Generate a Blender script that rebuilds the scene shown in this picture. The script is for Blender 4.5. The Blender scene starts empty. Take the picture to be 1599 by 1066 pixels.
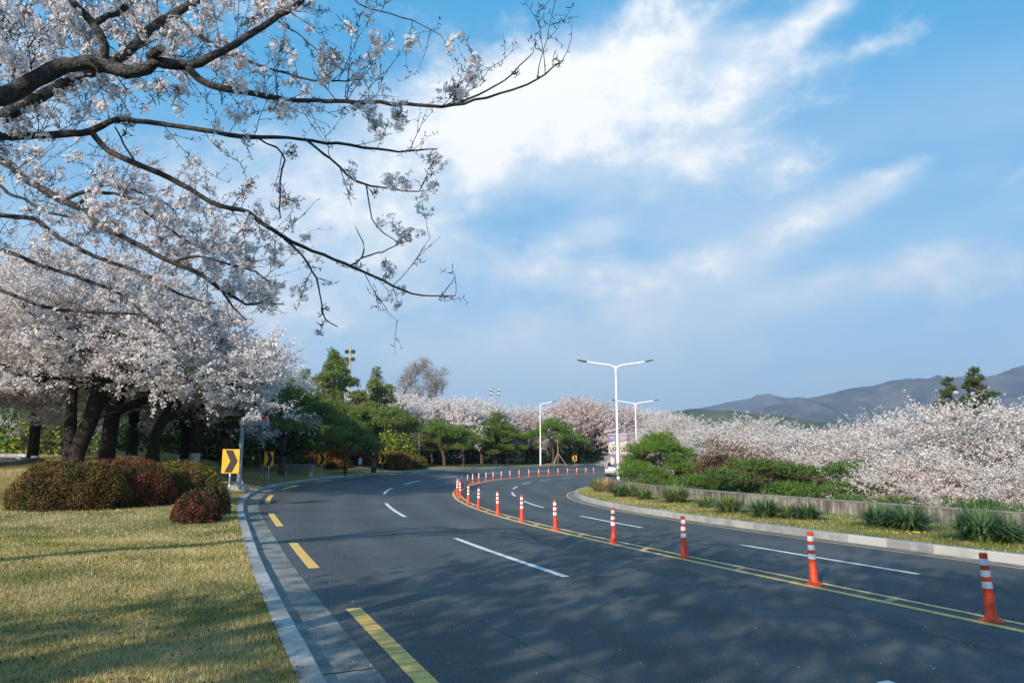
import bpy, math, random
import numpy as np
from mathutils import Vector, noise as mnoise
R = math.radians
rng = np.random.default_rng(7)
random.seed(7)
SC = bpy.context.scene
COL = SC.collection
# ------------------------------------------------------------------ camera, light, exposure
F, HOR, CH = 1080.0, 715.0, 1.8
TH = math.atan((HOR - 533) / F); CC, SS = math.cos(TH), math.sin(TH)
cam = bpy.data.cameras.new('camera'); camo = bpy.data.objects.new('camera', cam); COL.objects.link(camo)
camo.location = (0, 0, CH); camo.rotation_euler = (R(90) + TH, 0, 0)
cam.sensor_width = 36; cam.lens = 36 * F / 1599; cam.clip_end = 20000; cam.clip_start = 0.05
SC.camera = camo
SUN_EL, SUN_AZ = R(23), math.atan2(-0.50, -0.86)
SUN_STR, SKY_STR, EXPO = 4.9, 0.12, 0.70
vs = SC.view_settings
vs.view_transform = 'Standard'; vs.look = 'None'; vs.gamma = 1; vs.exposure = EXPO
try: vs.use_curve_mapping = False
except Exception: pass
SC.cycles.max_bounces = 6; SC.cycles.diffuse_bounces = 3; SC.cycles.transparent_max_bounces = 6
SC.cycles.volume_bounces = 0; SC.cycles.use_denoising = True
su = bpy.data.lights.new('sun', 'SUN'); su.energy = SUN_STR; su.angle = R(0.5); su.color = (1, 0.90, 0.74)
suo = bpy.data.objects.new('sun', su); COL.objects.link(suo)
sdir = Vector((math.sin(SUN_AZ) * math.cos(SUN_EL), math.cos(SUN_AZ) * math.cos(SUN_EL), math.sin(SUN_EL)))
suo.rotation_euler = (-sdir).to_track_quat('-Z', 'Y').to_euler(); suo.location = (0, -20, 30)

def ray(px, py):
    dx = (px - 799.5) / F; dy = (533 - py) / F
    return Vector((dx, CC - dy * SS, SS + dy * CC))
def P(px, py, D):                       # world point whose forward distance is D
    r = ray(px, py); return Vector((r.x / r.y * D, D, CH + r.z / r.y * D))

def build_world():
    w = bpy.data.worlds.new('World'); SC.world = w; w.use_nodes = True
    nt = w.node_tree; N = nt.nodes; L = nt.links; N.clear()
    def node(t, **k):
        n = N.new(t)
        for a, b in k.items(): setattr(n, a, b)
        return n
    def setin(n, i, v):
        if hasattr(v, 'links') or isinstance(v, bpy.types.NodeSocket): L.new(v, n.inputs[i])
        else: n.inputs[i].default_value = v
    def M(op, a, b=0.0, c=None, clamp=False):
        n = node('ShaderNodeMath', operation=op, use_clamp=clamp); setin(n, 0, a); setin(n, 1, b)
        if c is not None: setin(n, 2, c)
        return n.outputs[0]
    def mr(v, a, b, c=0.0, d=1.0, smooth=True):
        n = node('ShaderNodeMapRange', interpolation_type='SMOOTHSTEP' if smooth else 'LINEAR', clamp=True)
        setin(n, 0, v); n.inputs[1].default_value = a; n.inputs[2].default_value = b; n.inputs[3].default_value = c; n.inputs[4].default_value = d
        return n.outputs[0]
    sky = node('ShaderNodeTexSky', sky_type='NISHITA'); sky.sun_disc = False
    sky.sun_elevation = SUN_EL; sky.sun_rotation = SUN_AZ; sky.air_density = 1.0; sky.dust_density = 0.6; sky.ozone_density = 2.2
    tc = node('ShaderNodeTexCoord'); sp = node('ShaderNodeSeparateXYZ'); L.new(tc.outputs['Generated'], sp.inputs[0])
    x, y, z = sp.outputs
    az = M('ARCTAN2', x, y); el = M('ARCSINE', z)
    zc = M('MAXIMUM', M('ADD', z, 0.16), 0.05)
    cmb = node('ShaderNodeCombineXYZ'); setin(cmb, 0, M('MULTIPLY', az, 1.0)); setin(cmb, 1, M('MULTIPLY', el, 1.0)); setin(cmb, 2, M('MULTIPLY', zc, .35))
    def noise(scale, det, rough, dist=0.0, off=(0, 0, 0), sx=1.0, sy=1.0, rot=0.0):
        mp = node('ShaderNodeMapping'); L.new(cmb.outputs[0], mp.inputs[0]); mp.inputs['Location'].default_value = off
        mp.inputs['Scale'].default_value = (sx, sy, 1); mp.inputs['Rotation'].default_value = (0, 0, rot)
        n = node('ShaderNodeTexNoise'); L.new(mp.outputs[0], n.inputs['Vector'])
        n.inputs['Scale'].default_value = scale; n.inputs['Detail'].default_value = det; n.inputs['Roughness'].default_value = rough; n.inputs['Distortion'].default_value = dist
        return n.outputs['Fac']
    # direction-anchored cloud banks: pixel centre, half sizes, tilt, weight
    banks = [(930, 130, 200, 85, 14, 1.00), (780, 200, 220, 90, 14, .42), (1130, 110, 150, 60, 22, .60), (1010, 225, 300, 75, 8, .42),
             (860, 425, 110, 30, -4, .5), (960, 440, 90, 26, 0, .4), (1150, 400, 180, 40, 14, .48), (1370, 295, 110, 24, 18, .42), (1250, 350, 150, 28, 20, .38),
             (1290, 10, 70, 26, 20, .55), (1430, 430, 220, 50, 0, .36), (610, 260, 180, 120, 30, .36), (930, 365, 70, 24, 5, .5),
             (1600, 265, 60, 18, 25, .45), (420, 330, 260, 170, 30, .40), (1190, 470, 260, 56, 5, .40), (1020, 300, 160, 50, 10, .2),
             (30, 120, 150, 120, 0, .35), (640, 430, 200, 90, 15, .42), (900, 540, 500, 50, 0, .25), (1360, 75, 90, 18, 4, .2)]
    tot = None
    for (bx, by, sx, sy, ang, wt) in banks:
        r = ray(bx, by).normalized(); a0 = math.atan2(r.x, r.y); e0 = math.asin(r.z)
        k = math.cos(e0)
        r2 = ray(bx + 10, by).normalized(); pa = (math.atan2(r2.x, r2.y) - a0) / 10 * k
        ca, sa = math.cos(R(ang)), math.sin(R(ang))
        da = M('MULTIPLY', M('SUBTRACT', az, a0), k); de = M('SUBTRACT', el, e0)
        u = M('MULTIPLY_ADD', da, ca / (sx * pa), M('MULTIPLY', de, sa / (sx * pa)))
        v = M('MULTIPLY_ADD', da, -sa / (sy * pa), M('MULTIPLY', de, ca / (sy * pa)))
        q = M('ADD', M('MULTIPLY', u, u), M('MULTIPLY', v, v))
        g = M('MULTIPLY', M('EXPONENT', M('MULTIPLY', q, -1.0)), wt)
        tot = g if tot is None else M('ADD', tot, g)
    n1 = noise(4.6, 11, .60, .15, (3.1, 1.7, 0), 1.0, 1.6, R(-8))
    n2 = noise(14, 9, .64, .1, (8.1, 4.7, 0), 1.0, 1.4, R(-8))
    n3 = noise(2.2, 6, .5, .2, (1.3, 9.1, 0), 1.0, 2.4, R(-8))
    nn = M('ADD', M('MULTIPLY', M('SUBTRACT', n1, .5), 2.9), M('MULTIPLY', M('SUBTRACT', n2, .5), 1.7))
    dens = M('ADD', tot, nn)
    cloud = mr(dens, 0.12, 1.15)
    bright = mr(M('ADD', dens, M('MULTIPLY', M('SUBTRACT', el, R(16)), 1.1)), 0.45, 1.45)
    # a thin veil, thicker to the horizon
    veil = M('MULTIPLY', mr(el, R(34), R(3)), mr(n3, .25, .75, .55, 1.0))
    veil = M('MULTIPLY', veil, 0.95)
    hs = node('ShaderNodeHueSaturation'); L.new(sky.outputs[0], hs.inputs['Color']); hs.inputs['Saturation'].default_value = 1.12; hs.inputs['Value'].default_value = 1.0
    def mix(f, a, b):
        n = node('ShaderNodeMix', data_type='RGBA'); setin(n, 0, f)
        (L.new(a, n.inputs[6]) if isinstance(a, bpy.types.NodeSocket) else setattr(n.inputs[6], 'default_value', (*a, 1)))
        (L.new(b, n.inputs[7]) if isinstance(b, bpy.types.NodeSocket) else setattr(n.inputs[7], 'default_value', (*b, 1)))
        return n.outputs[2]
    S = 1 / SKY_STR
    c = mix(0.85, hs.outputs[0], (0.035 * S, 0.265 * S, 0.51 * S))
    c = mix(veil, c, (0.36 * S, 0.485 * S, 0.615 * S))
    soft = mr(M('ADD', M('MULTIPLY', tot, 1.25), M('MULTIPLY', M('SUBTRACT', n1, .5), 1.6)), 0.08, 0.85)
    soft = M('ADD', soft, M('MULTIPLY', mr(n3, .42, .62), mr(el, R(32), R(14), 0.0, .55)), clamp=True)
    c = mix(M('MULTIPLY', soft, .80), c, (0.39 * S, 0.49 * S, 0.60 * S))
    ccol = mix(bright, (0.46 * S, 0.53 * S, 0.61 * S), (0.73 * S, 0.72 * S, 0.70 * S))
    c = mix(M('MULTIPLY', cloud, .88), c, ccol)
    bg = node('ShaderNodeBackground'); L.new(c, bg.inputs[0]); bg.inputs[1].default_value = SKY_STR
    out = node('ShaderNodeOutputWorld'); L.new(bg.outputs[0], out.inputs[0])
build_world()

# ------------------------------------------------------------------ helpers
def ramp_mat(name, cols, scale=5, rough=.8, detail=5, bump=0.0, bscale=None, coords='Object', spec=.3, island=0.0, transl=0.0, stretch=None, lo=.3, hi=.7, metal=0.0, speck=None, orand=0.0):
    """principled material whose colour runs through COLS along a noise; island: share of per-piece variation; transl: leaf translucency"""
    m = bpy.data.materials.new(name); m.use_nodes = True; nt = m.node_tree; N = nt.nodes; L = nt.links
    b = N['Principled BSDF']; b.inputs['Roughness'].default_value = rough; b.inputs['Specular IOR Level'].default_value = spec; b.inputs['Metallic'].default_value = metal
    tc = N.new('ShaderNodeTexCoord'); src = tc.outputs[coords]
    if stretch:
        mp = N.new('ShaderNodeMapping'); mp.inputs['Scale'].default_value = stretch; L.new(src, mp.inputs[0]); src = mp.outputs[0]
    n = N.new('ShaderNodeTexNoise'); n.inputs['Scale'].default_value = scale; n.inputs['Detail'].default_value = detail; n.inputs['Roughness'].default_value = .6; L.new(src, n.inputs['Vector'])
    fac = n.outputs['Fac']
    if island:
        g = N.new('ShaderNodeNewGeometry'); mx = N.new('ShaderNodeMath'); mx.operation = 'MULTIPLY_ADD'
        s1 = N.new('ShaderNodeMath'); s1.operation = 'SUBTRACT'; L.new(g.outputs['Random Per Island'], s1.inputs[0]); s1.inputs[1].default_value = .5
        L.new(s1.outputs[0], mx.inputs[0]); mx.inputs[1].default_value = island; L.new(fac, mx.inputs[2]); fac = mx.outputs[0]
    if orand:
        oi = N.new('ShaderNodeObjectInfo'); q1 = N.new('ShaderNodeMath'); q1.operation = 'SUBTRACT'; L.new(oi.outputs['Random'], q1.inputs[0]); q1.inputs[1].default_value = .5
        q2 = N.new('ShaderNodeMath'); q2.operation = 'MULTIPLY_ADD'; L.new(q1.outputs[0], q2.inputs[0]); q2.inputs[1].default_value = orand; L.new(fac, q2.inputs[2]); fac = q2.outputs[0]
    cr = N.new('ShaderNodeValToRGB'); L.new(fac, cr.inputs[0]); e = cr.color_ramp.elements
    k = len(cols)
    for i, c in enumerate(cols):
        pos = lo + (hi - lo) * (i / max(1, k - 1))
        if i < 2: e[i].position = pos; el_ = e[i]
        else: el_ = e.new(pos)
        el_.color = (*c, 1)
    if k == 1: e[1].color = (*cols[0], 1)
    col = cr.outputs[0]
    if speck:
        sn = N.new('ShaderNodeTexNoise'); sn.inputs['Scale'].default_value = speck[0]; sn.inputs['Detail'].default_value = 2; L.new(src, sn.inputs['Vector'])
        sr = N.new('ShaderNodeMapRange'); L.new(sn.outputs['Fac'], sr.inputs[0]); sr.inputs[1].default_value = speck[1]; sr.inputs[2].default_value = speck[1] + .06
        mc = N.new('ShaderNodeMix'); mc.data_type = 'RGBA'; L.new(sr.outputs[0], mc.inputs[0]); L.new(col, mc.inputs[6]); mc.inputs[7].default_value = (*speck[2], 1); col = mc.outputs[2]
    L.new(col, b.inputs['Base Color'])
    if bump:
        bn = N.new('ShaderNodeTexNoise'); bn.inputs['Scale'].default_value = bscale or scale * 6; bn.inputs['Detail'].default_value = 4; L.new(src, bn.inputs['Vector'])
        bp = N.new('ShaderNodeBump'); bp.inputs['Strength'].default_value = bump; bp.inputs['Distance'].default_value = .02; L.new(bn.outputs['Fac'], bp.inputs['Height']); L.new(bp.outputs[0], b.inputs['Normal'])
    if transl:
        t = N.new('ShaderNodeBsdfTranslucent'); L.new(col, t.inputs[0]); ms = N.new('ShaderNodeMixShader'); ms.inputs[0].default_value = transl
        L.new(b.outputs[0], ms.inputs[1]); L.new(t.outputs[0], ms.inputs[2]); L.new(ms.outputs[0], N['Material Output'].inputs[0])
    return m

MAT = {}
def mt(key, *a, **k):
    MAT[key] = ramp_mat(key, *a, **k); return MAT[key]
mt('asphalt', [(.048, .055, .064), (.066, .073, .080), (.092, .095, .098)], scale=.35, detail=9, rough=.78, bump=.5, bscale=160, lo=.3, hi=.72, spec=.35, speck=(75, .60, (.22, .22, .21)))
mt('side_asphalt', [(.05, .055, .06), (.07, .07, .075)], scale=.5, rough=.8)
mt('concrete_gutter', [(.07, .072, .07), (.16, .16, .15), (.29, .275, .25)], scale=2.2, detail=10, bump=.6, bscale=70, rough=.9, lo=.32, hi=.66, speck=(70, .58, (.34, .33, .30)), orand=.15)
mt('kerb_stone', [(.24, .235, .23), (.34, .33, .32), (.42, .41, .40)], scale=3, detail=8, bump=.3, bscale=60, rough=.75, speck=(120, .62, (.16, .16, .16)), orand=.35)
mt('wall_concrete', [(.035, .032, .03), (.13, .115, .095), (.30, .28, .25)], scale=2.2, detail=9, bump=.5, bscale=25, rough=.92, stretch=(2.2, 2.2, .55), lo=.34, hi=.64, orand=.12)
mt('wall_cap', [(.13, .13, .125), (.25, .245, .235)], scale=2, detail=8, bump=.4, rough=.9)
mt('white_paint', [(.40, .41, .42), (.62, .62, .61), (.68, .68, .67)], scale=9, detail=9, rough=.65, bump=.3, bscale=90, lo=.28, hi=.5, speck=(45, .68, (.16, .16, .165)))
mt('yellow_paint', [(.34, .21, .08), (.74, .44, .11), (.80, .49, .13)], scale=9, detail=9, rough=.65, bump=.3, bscale=90, lo=.28, hi=.5)
mt('pale_yellow_paint', [(.30, .21, .12), (.68, .47, .21), (.74, .51, .24)], scale=7, detail=9, rough=.65, bump=.3, bscale=90, lo=.3, hi=.5, speck=(22, .64, (.10, .10, .09)))
mt('lawn_soil', [(.09, .10, .028), (.22, .18, .065), (.34, .26, .12)], scale=.55, detail=9, rough=.95, bump=.8, bscale=28, lo=.3, hi=.66)
mt('woodland_floor', [(.05, .045, .025), (.10, .08, .045), (.10, .12, .04)], scale=.6, detail=8, rough=.95, bump=.5)
mt('bark', [(.006, .005, .004), (.020, .015, .012), (.05, .04, .033)], scale=9, detail=8, rough=.9, bump=1.0, bscale=22, stretch=(1.6, 1.6, .5))
mt('bark_grey', [(.022, .021, .021), (.06, .055, .052), (.115, .11, .105)], scale=26, detail=8, rough=.85, bump=1.0, bscale=60)
mt('pine_bark', [(.030, .020, .016), (.085, .052, .036), (.16, .095, .06)], scale=7, detail=8, rough=.9, bump=.9)
mt('pale_bark', [(.16, .13, .10), (.28, .24, .19)], scale=6, detail=8, rough=.9, bump=.6)
mt('blossom', [(.58, .46, .44), (.76, .68, .66), (.83, .78, .76)], scale=1.2, rough=.7, island=.5, transl=.48, spec=.15, lo=.05, hi=.65)
mt('blossom_cream', [(.54, .43, .40), (.76, .67, .63), (.83, .77, .73)], scale=.8, rough=.7, island=.5, transl=.45, spec=.15, lo=.05, hi=.7)
mt('blossom_pink', [(.50, .35, .32), (.72, .59, .57), (.80, .71, .69)], scale=1.0, rough=.7, island=.7, transl=.48, spec=.15, lo=.1, hi=.75)
mt('petal', [(.84, .74, .77), (.90, .85, .87), (.93, .91, .92)], scale=6, rough=.6, island=.8, transl=.5, spec=.2, lo=.1, hi=.8)
mt('calyx', [(.16, .035, .03), (.28, .09, .06), (.12, .10, .04)], scale=9, rough=.8, island=1.0, lo=.2, hi=.8)
mt('pine_needles', [(.05, .085, .022), (.12, .175, .038), (.21, .27, .06)], scale=1.1, rough=.6, island=.7, transl=.12, lo=.15, hi=.85)
mt('bright_pine', [(0.04, 0.098, 0.016), (0.098, 0.19, 0.025), (0.172, 0.276, 0.034)], scale=1.1, rough=.6, island=.7, transl=.15, lo=.15, hi=.85)
mt('spruce_needles', [(.018, .035, .010), (.05, .075, .016), (.10, .125, .025)], scale=1.0, rough=.7, island=.7, transl=.1, lo=.15, hi=.85)
mt('wall_pine', [(.022, .060, .014), (.065, .125, .022), (.13, .20, .035)], scale=1.3, rough=.6, island=.7, transl=.12, lo=.2, hi=.8)
mt('conifer', [(0.047, 0.081, 0.022), (0.135, 0.189, 0.038), (0.243, 0.297, 0.054)], scale=.8, rough=.7, island=.8, transl=.1, lo=.15, hi=.85)
mt('azalea_green', [(.03, .048, .008), (.085, .085, .014), (.14, .05, .022), (.20, .15, .025)], scale=1.6, detail=4, rough=.6, island=.22, transl=.15, lo=.32, hi=.68)
mt('azalea_mixed', [(.05, .065, .012), (.13, .05, .02), (.24, .05, .03)], scale=1.5, detail=4, rough=.6, island=.45, transl=.15, lo=.3, hi=.7)
mt('azalea_red', [(.04, .04, .014), (.10, .045, .022), (.22, .06, .04)], scale=2.2, detail=3, rough=.6, island=.6, transl=.15, lo=.25, hi=.75)
mt('azalea_gold', [(.07, .09, .012), (.20, .15, .02), (.11, .05, .02)], scale=2.2, detail=3, rough=.6, island=.6, transl=.15, lo=.25, hi=.75)
mt('orange_hedge', [(.10, .05, .012), (.26, .09, .018), (.30, .19, .03)], scale=1.6, detail=3, rough=.7, island=.7, transl=.15, lo=.25, hi=.75)
mt('yellow_green_leaves', [(0.058, 0.111, 0.016), (0.169, 0.234, 0.033), (0.338, 0.338, 0.039)], scale=1.2, detail=3, rough=.6, island=.7, transl=.25, lo=.25, hi=.75)
mt('green_leaves', [(0.03, 0.068, 0.018), (0.075, 0.165, 0.033), (0.135, 0.24, 0.045)], scale=.8, detail=3, rough=.6, island=.7, transl=.2, lo=.25, hi=.75)
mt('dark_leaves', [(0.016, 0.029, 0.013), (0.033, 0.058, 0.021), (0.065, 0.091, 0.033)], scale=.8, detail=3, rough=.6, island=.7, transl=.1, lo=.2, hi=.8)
mt('brown_twigs', [(.06, .03, .018), (.14, .07, .035), (.10, .075, .04)], scale=2, detail=3, rough=.9, island=.7, lo=.2, hi=.8)
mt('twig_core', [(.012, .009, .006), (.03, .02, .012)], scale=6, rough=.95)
mt('bare_buds', [(.14, .11, .09), (.24, .20, .17)], scale=2, rough=.9, island=.8, lo=.2, hi=.8)
mt('strap_leaf', [(.03, .08, .035), (.07, .145, .06), (.14, .22, .08)], scale=3, rough=.5, island=.8, transl=.15, lo=.2, hi=.8)
mt('strap_leaf_pale', [(.07, .14, .035), (.15, .24, .06), (.34, .30, .13)], scale=3, rough=.6, island=.9, transl=.15, lo=.2, hi=.8)
mt('dry_leaf', [(.34, .24, .12), (.50, .38, .20)], scale=3, rough=.8, island=.8, transl=.2, lo=.2, hi=.8)
mt('grass_blade', [(.11, .15, .025), (.38, .32, .10), (.62, .49, .25)], scale=.55, detail=9, rough=.7, island=.42, transl=.25, lo=.36, hi=.60)
mt('lush_blade', [(.05, .13, .015), (.10, .17, .02), (.26, .24, .08)], scale=.5, detail=5, rough=.7, island=.4, transl=.25, lo=.3, hi=.68)
mt('orange_plastic', [(.52, .045, .015), (.66, .065, .02), (.70, .08, .03)], scale=8, detail=6, rough=.5, spec=.35, speck=(11, .68, (.12, .04, .025)), orand=.2)
mt('reflective_white', [(.62, .64, .68), (.78, .79, .82)], scale=9, rough=.4)
mt('white_metal', [(.70, .74, .75), (.78, .80, .81)], scale=3, rough=.4, spec=.5)
mt('dark_metal', [(.05, .05, .055), (.08, .08, .085)], scale=4, rough=.5)
mt('galvanised', [(.22, .25, .27), (.34, .37, .39)], scale=6, rough=.45, metal=.5)
mt('blue_grey_paint', [(.16, .23, .28), (.24, .31, .36)], scale=3, rough=.5)
mt('sign_yellow', [(.78, .33, .01), (.86, .39, .015)], scale=2, rough=.4)
mt('sign_black', [(.012, .012, .014), (.02, .02, .022)], scale=4, rough=.5)
mt('purple_cloth', [(.20, .17, .34), (.30, .26, .44)], scale=2, rough=.8, transl=.2)
mt('cream_cloth', [(.62, .56, .44), (.72, .66, .55)], scale=3, rough=.8, transl=.2)
mt('pink_cloth', [(.36, .24, .34), (.46, .33, .42)], scale=3, rough=.8, transl=.2)
mt('dark_cloth', [(.03, .025, .05), (.05, .04, .07)], scale=3, rough=.8)
mt('red_lens', [(.55, .03, .03), (.65, .05, .05)], scale=3, rough=.25)
mt('blue_lens', [(.03, .06, .40), (.04, .08, .5)], scale=3, rough=.25)
mt('wood_grey', [(.16, .16, .16), (.30, .30, .29)], scale=9, rough=.8, stretch=(1, 1, 6))
mt('stake_wood', [(.26, .19, .13), (.38, .29, .2)], scale=9, rough=.85)
mt('stud_yellow', [(.75, .36, .01), (.85, .45, .02)], scale=9, rough=.35)
mt('stud_grey', [(.3, .3, .3), (.4, .4, .4)], scale=9, rough=.5)
mt('car_paint', [(.42, .43, .44), (.46, .47, .48)], scale=2, rough=.25, spec=.6, metal=.4)
mt('car_glass', [(.02, .022, .025), (.03, .03, .035)], scale=2, rough=.1, spec=.6)
mt('rubber', [(.02, .02, .02), (.03, .03, .03)], scale=9, rough=.9)
mt('mast_green', [(.30, .34, .13), (.42, .42, .18)], scale=3, rough=.6)
mt('building_white', [(.72, .72, .70), (.8, .8, .78)], scale=.3, rough=.8)
mt('window_glass', [(.06, .08, .10), (.1, .12, .14)], scale=.5, rough=.15, spec=.6)
mt('hill_far', [(.016, .028, .036), (.05, .052, .062), (.11, .09, .09)], scale=.010, detail=12, rough=1, lo=.36, hi=.64)
mt('hill_near', [(.02, .04, .018), (.04, .065, .03), (.09, .085, .055)], scale=.02, detail=12, rough=1, lo=.36, hi=.64)
mt('far_land', [(.05, .055, .03), (.09, .08, .05)], scale=.05, rough=1)
mt('dry_litter', [(.10, .055, .03), (.17, .09, .05)], scale=9, rough=.95, island=.9, lo=.2, hi=.8)

def tag(o, label=None, cat=None, group=None, kind=None):
    if label: o['label'] = label
    if cat: o['category'] = cat
    if group: o['group'] = group
    if kind: o['kind'] = kind
    return o
def empty(name, loc=(0, 0, 0), rz=0.0, **k):
    o = bpy.data.objects.new(name, None); COL.objects.link(o); o.location = loc; o.rotation_euler = (0, 0, rz); return tag(o, **k)
def link(name, me, parent=None, loc=None, rz=None, **k):
    o = bpy.data.objects.new(name, me); COL.objects.link(o); o.parent = parent
    if loc is not None: o.location = loc
    if rz is not None: o.rotation_euler = (0, 0, rz)
    return tag(o, **k)
def copy_tree(o, parent=None, stop=()):
    c = o.copy(); COL.objects.link(c); c.parent = parent
    for ch in o.children: copy_tree(ch, c)
    return c

def npmesh(name, V, faces_n, idx, mat, smooth=False, mats=None, midx=None):
    """V (n,3); faces_n = verts per face (int or array); idx flat indices"""
    me = bpy.data.meshes.new(name); V = np.asarray(V, dtype=np.float32); idx = np.asarray(idx, dtype=np.int32).ravel()
    if np.isscalar(faces_n): tot = np.full(len(idx) // faces_n, faces_n, dtype=np.int32)
    else: tot = np.asarray(faces_n, dtype=np.int32)
    me.vertices.add(len(V)); me.vertices.foreach_set('co', V.ravel())
    me.loops.add(len(idx)); me.loops.foreach_set('vertex_index', idx)
    me.polygons.add(len(tot)); st = np.concatenate(([0], np.cumsum(tot)[:-1])).astype(np.int32)
    me.polygons.foreach_set('loop_start', st)
    try: me.polygons.foreach_set('loop_total', tot)
    except Exception: pass
    for m in (mats or [mat]): me.materials.append(m)
    if midx is not None: me.polygons.foreach_set('material_index', np.asarray(midx, dtype=np.int32))
    if smooth: me.polygons.foreach_set('use_smooth', np.ones(len(tot), dtype=bool))
    me.update(calc_edges=True); return me

class MB:
    """collects boxes, prisms, tubes, lathes as one mesh"""
    def __init__(s): s.v = []; s.f = []; s.m = []
    def add(s, vs, fs, mi=0):
        o = len(s.v); s.v += [tuple(v) for v in vs]; s.f += [tuple(i + o for i in f) for f in fs]; s.m += [mi] * len(fs); return s
    def box(s, c, d, rz=0.0, mi=0, taper=1.0):
        cx, cy, cz = c; hx, hy, hz = d[0] / 2, d[1] / 2, d[2] / 2; ca, sa = math.cos(rz), math.sin(rz); vs = []
        for dz in (-1, 1):
            k = taper if dz > 0 else 1
            for dx, dy in ((-1, -1), (1, -1), (1, 1), (-1, 1)):
                x, y = dx * hx * k, dy * hy * k; vs.append((cx + x * ca - y * sa, cy + x * sa + y * ca, cz + dz * hz))
        return s.add(vs, [(3, 2, 1, 0), (4, 5, 6, 7), (0, 1, 5, 4), (1, 2, 6, 5), (2, 3, 7, 6), (3, 0, 4, 7)], mi)
    def tube(s, pts, rad, n=8, mi=0, caps=True):
        pts = [Vector(p) for p in pts]; rad = rad if hasattr(rad, '__len__') else [rad] * len(pts); vs = []; up = Vector((0, 0, 1))
        for i, p in enumerate(pts):
            t = (pts[min(i + 1, len(pts) - 1)] - pts[max(i - 1, 0)]).normalized()
            a = t.cross(up if abs(t.z) < .95 else Vector((1, 0, 0))).normalized(); b = t.cross(a)
            for k in range(n):
                an = 2 * math.pi * k / n; vs.append(p + (a * math.cos(an) + b * math.sin(an)) * rad[i])
        fs = [(i * n + k, i * n + (k + 1) % n, (i + 1) * n + (k + 1) % n, (i + 1) * n + k) for i in range(len(pts) - 1) for k in range(n)]
        if caps: fs += [tuple(range(n - 1, -1, -1)), tuple((len(pts) - 1) * n + k for k in range(n))]
        return s.add(vs, fs, mi)
    def lathe(s, prof, c=(0, 0, 0), n=16, mi=0):
        return s.tube_z(prof, c, n, mi)
    def tube_z(s, prof, c, n, mi):
        vs = [(c[0] + r * math.cos(2 * math.pi * k / n), c[1] + r * math.sin(2 * math.pi * k / n), c[2] + z) for r, z in prof for k in range(n)]
        fs = [(i * n + k, i * n + (k + 1) % n, (i + 1) * n + (k + 1) % n, (i + 1) * n + k) for i in range(len(prof) - 1) for k in range(n)]
        fs += [tuple(range(n - 1, -1, -1)), tuple((len(prof) - 1) * n + k for k in range(n))]
        return s.add(vs, fs, mi)
    def prism(s, poly, y0, y1, mi=0):      # polygon in xz, extruded along y
        n = len(poly); vs = [(x, y0, z) for x, z in poly] + [(x, y1, z) for x, z in poly]
        return s.add(vs, [tuple(range(n)), tuple(range(2 * n - 1, n - 1, -1))] + [(i, i + n, (i + 1) % n + n, (i + 1) % n) for i in range(n)], mi)
    def mesh(s, name, mats, smooth=False, bevel=0.0):
        me = bpy.data.meshes.new(name); me.from_pydata(s.v, [], s.f)
        for m in (mats if isinstance(mats, (list, tuple)) else [mats]): me.materials.append(m)
        me.polygons.foreach_set('material_index', s.m)
        if smooth: me.polygons.foreach_set('use_smooth', [True] * len(s.f))
        me.update(); 
        if smooth:
            try: me.set_sharp_from_angle(angle=R(40))
            except Exception: pass
        return me

# ------------------------------------------------------------------ the road: centre line by arc length
CP = np.array([[5.37, 8.14], [4.31, 10.66], [3.13, 13.2], [2.11, 15.56], [1.17, 18.15], [0.3, 20.5], [-0.48, 23.15], [-1.17, 25.77], [-1.78, 28.62], [-2.28, 31.54], [-2.66, 34.19], [-2.98, 38.02], [-3.07, 41.1], [-3.06, 44.15], [-2.95, 46.8], [-2.72, 50.28], [-2.38, 52.91], [-1.94, 55.38], [-1.45, 57.92], [-0.83, 60.52], [-0.17, 62.78], [0.63, 65.64], [1.52, 68.07], [2.48, 70.95], [3.52, 73.0], [4.63, 74.35], [5.78, 76.61], [7.09, 78.7], [8.71, 82.92], [10.29, 85.38]])
cs = np.r_[0, np.cumsum(np.linalg.norm(np.diff(CP, axis=0), axis=1))]
fx, fy = np.polyfit(cs, CP[:, 0], 6), np.polyfit(cs, CP[:, 1], 5)
_s = np.arange(1, 79, 1.0); _x = np.polyval(fx, _s); _y = np.polyval(fy, _s)
_h = np.arctan2(np.gradient(_x, _s), np.gradient(_y, _s))
S0, S1 = -60.0, 150.0
SG = np.arange(S0, S1 + .5, .5)
HG = np.interp(SG, _s, _h)
HG[SG > 78] = _h[-1] + (SG[SG > 78] - 78) / 70.0
HG[SG < 1] = _h[0] + (1 - SG[SG < 1]) * (0.0)
i0 = int(np.argmin(abs(SG - 40)))
CX = np.zeros_like(SG); CY = np.zeros_like(SG)
CX[0] = 0; CX = np.r_[0, np.cumsum(np.sin((HG[1:] + HG[:-1]) / 2) * .5)]; CY = np.r_[0, np.cumsum(np.cos((HG[1:] + HG[:-1]) / 2) * .5)]
CX += np.polyval(fx, 40) - CX[i0]; CY += np.polyval(fy, 40) - CY[i0]
def C_(s): return np.interp(s, SG, CX), np.interp(s, SG, CY), np.interp(s, SG, HG)
WO = lambda s: np.interp(s, [0, 12, 16, 20, 26, 100], [7.2, 7.2, 7.6, 8.3, 9.0, 9.2])
ZO = lambda s: np.interp(s, [-60, 12, 16, 20, 24, 30, 40, 60, 80, 110, 150], [0, 0, .08, .2, .34, .46, .5, .6, .78, .95, 1.1])
WI = lambda s: np.interp(s, [-60, 0, 18, 24, 28, 32, 36, 40, 48, 150], [4.65, 4.65, 4.7, 5.2, 5.8, 6.7, 8.0, 9.6, 10.8, 10.8])
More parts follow.
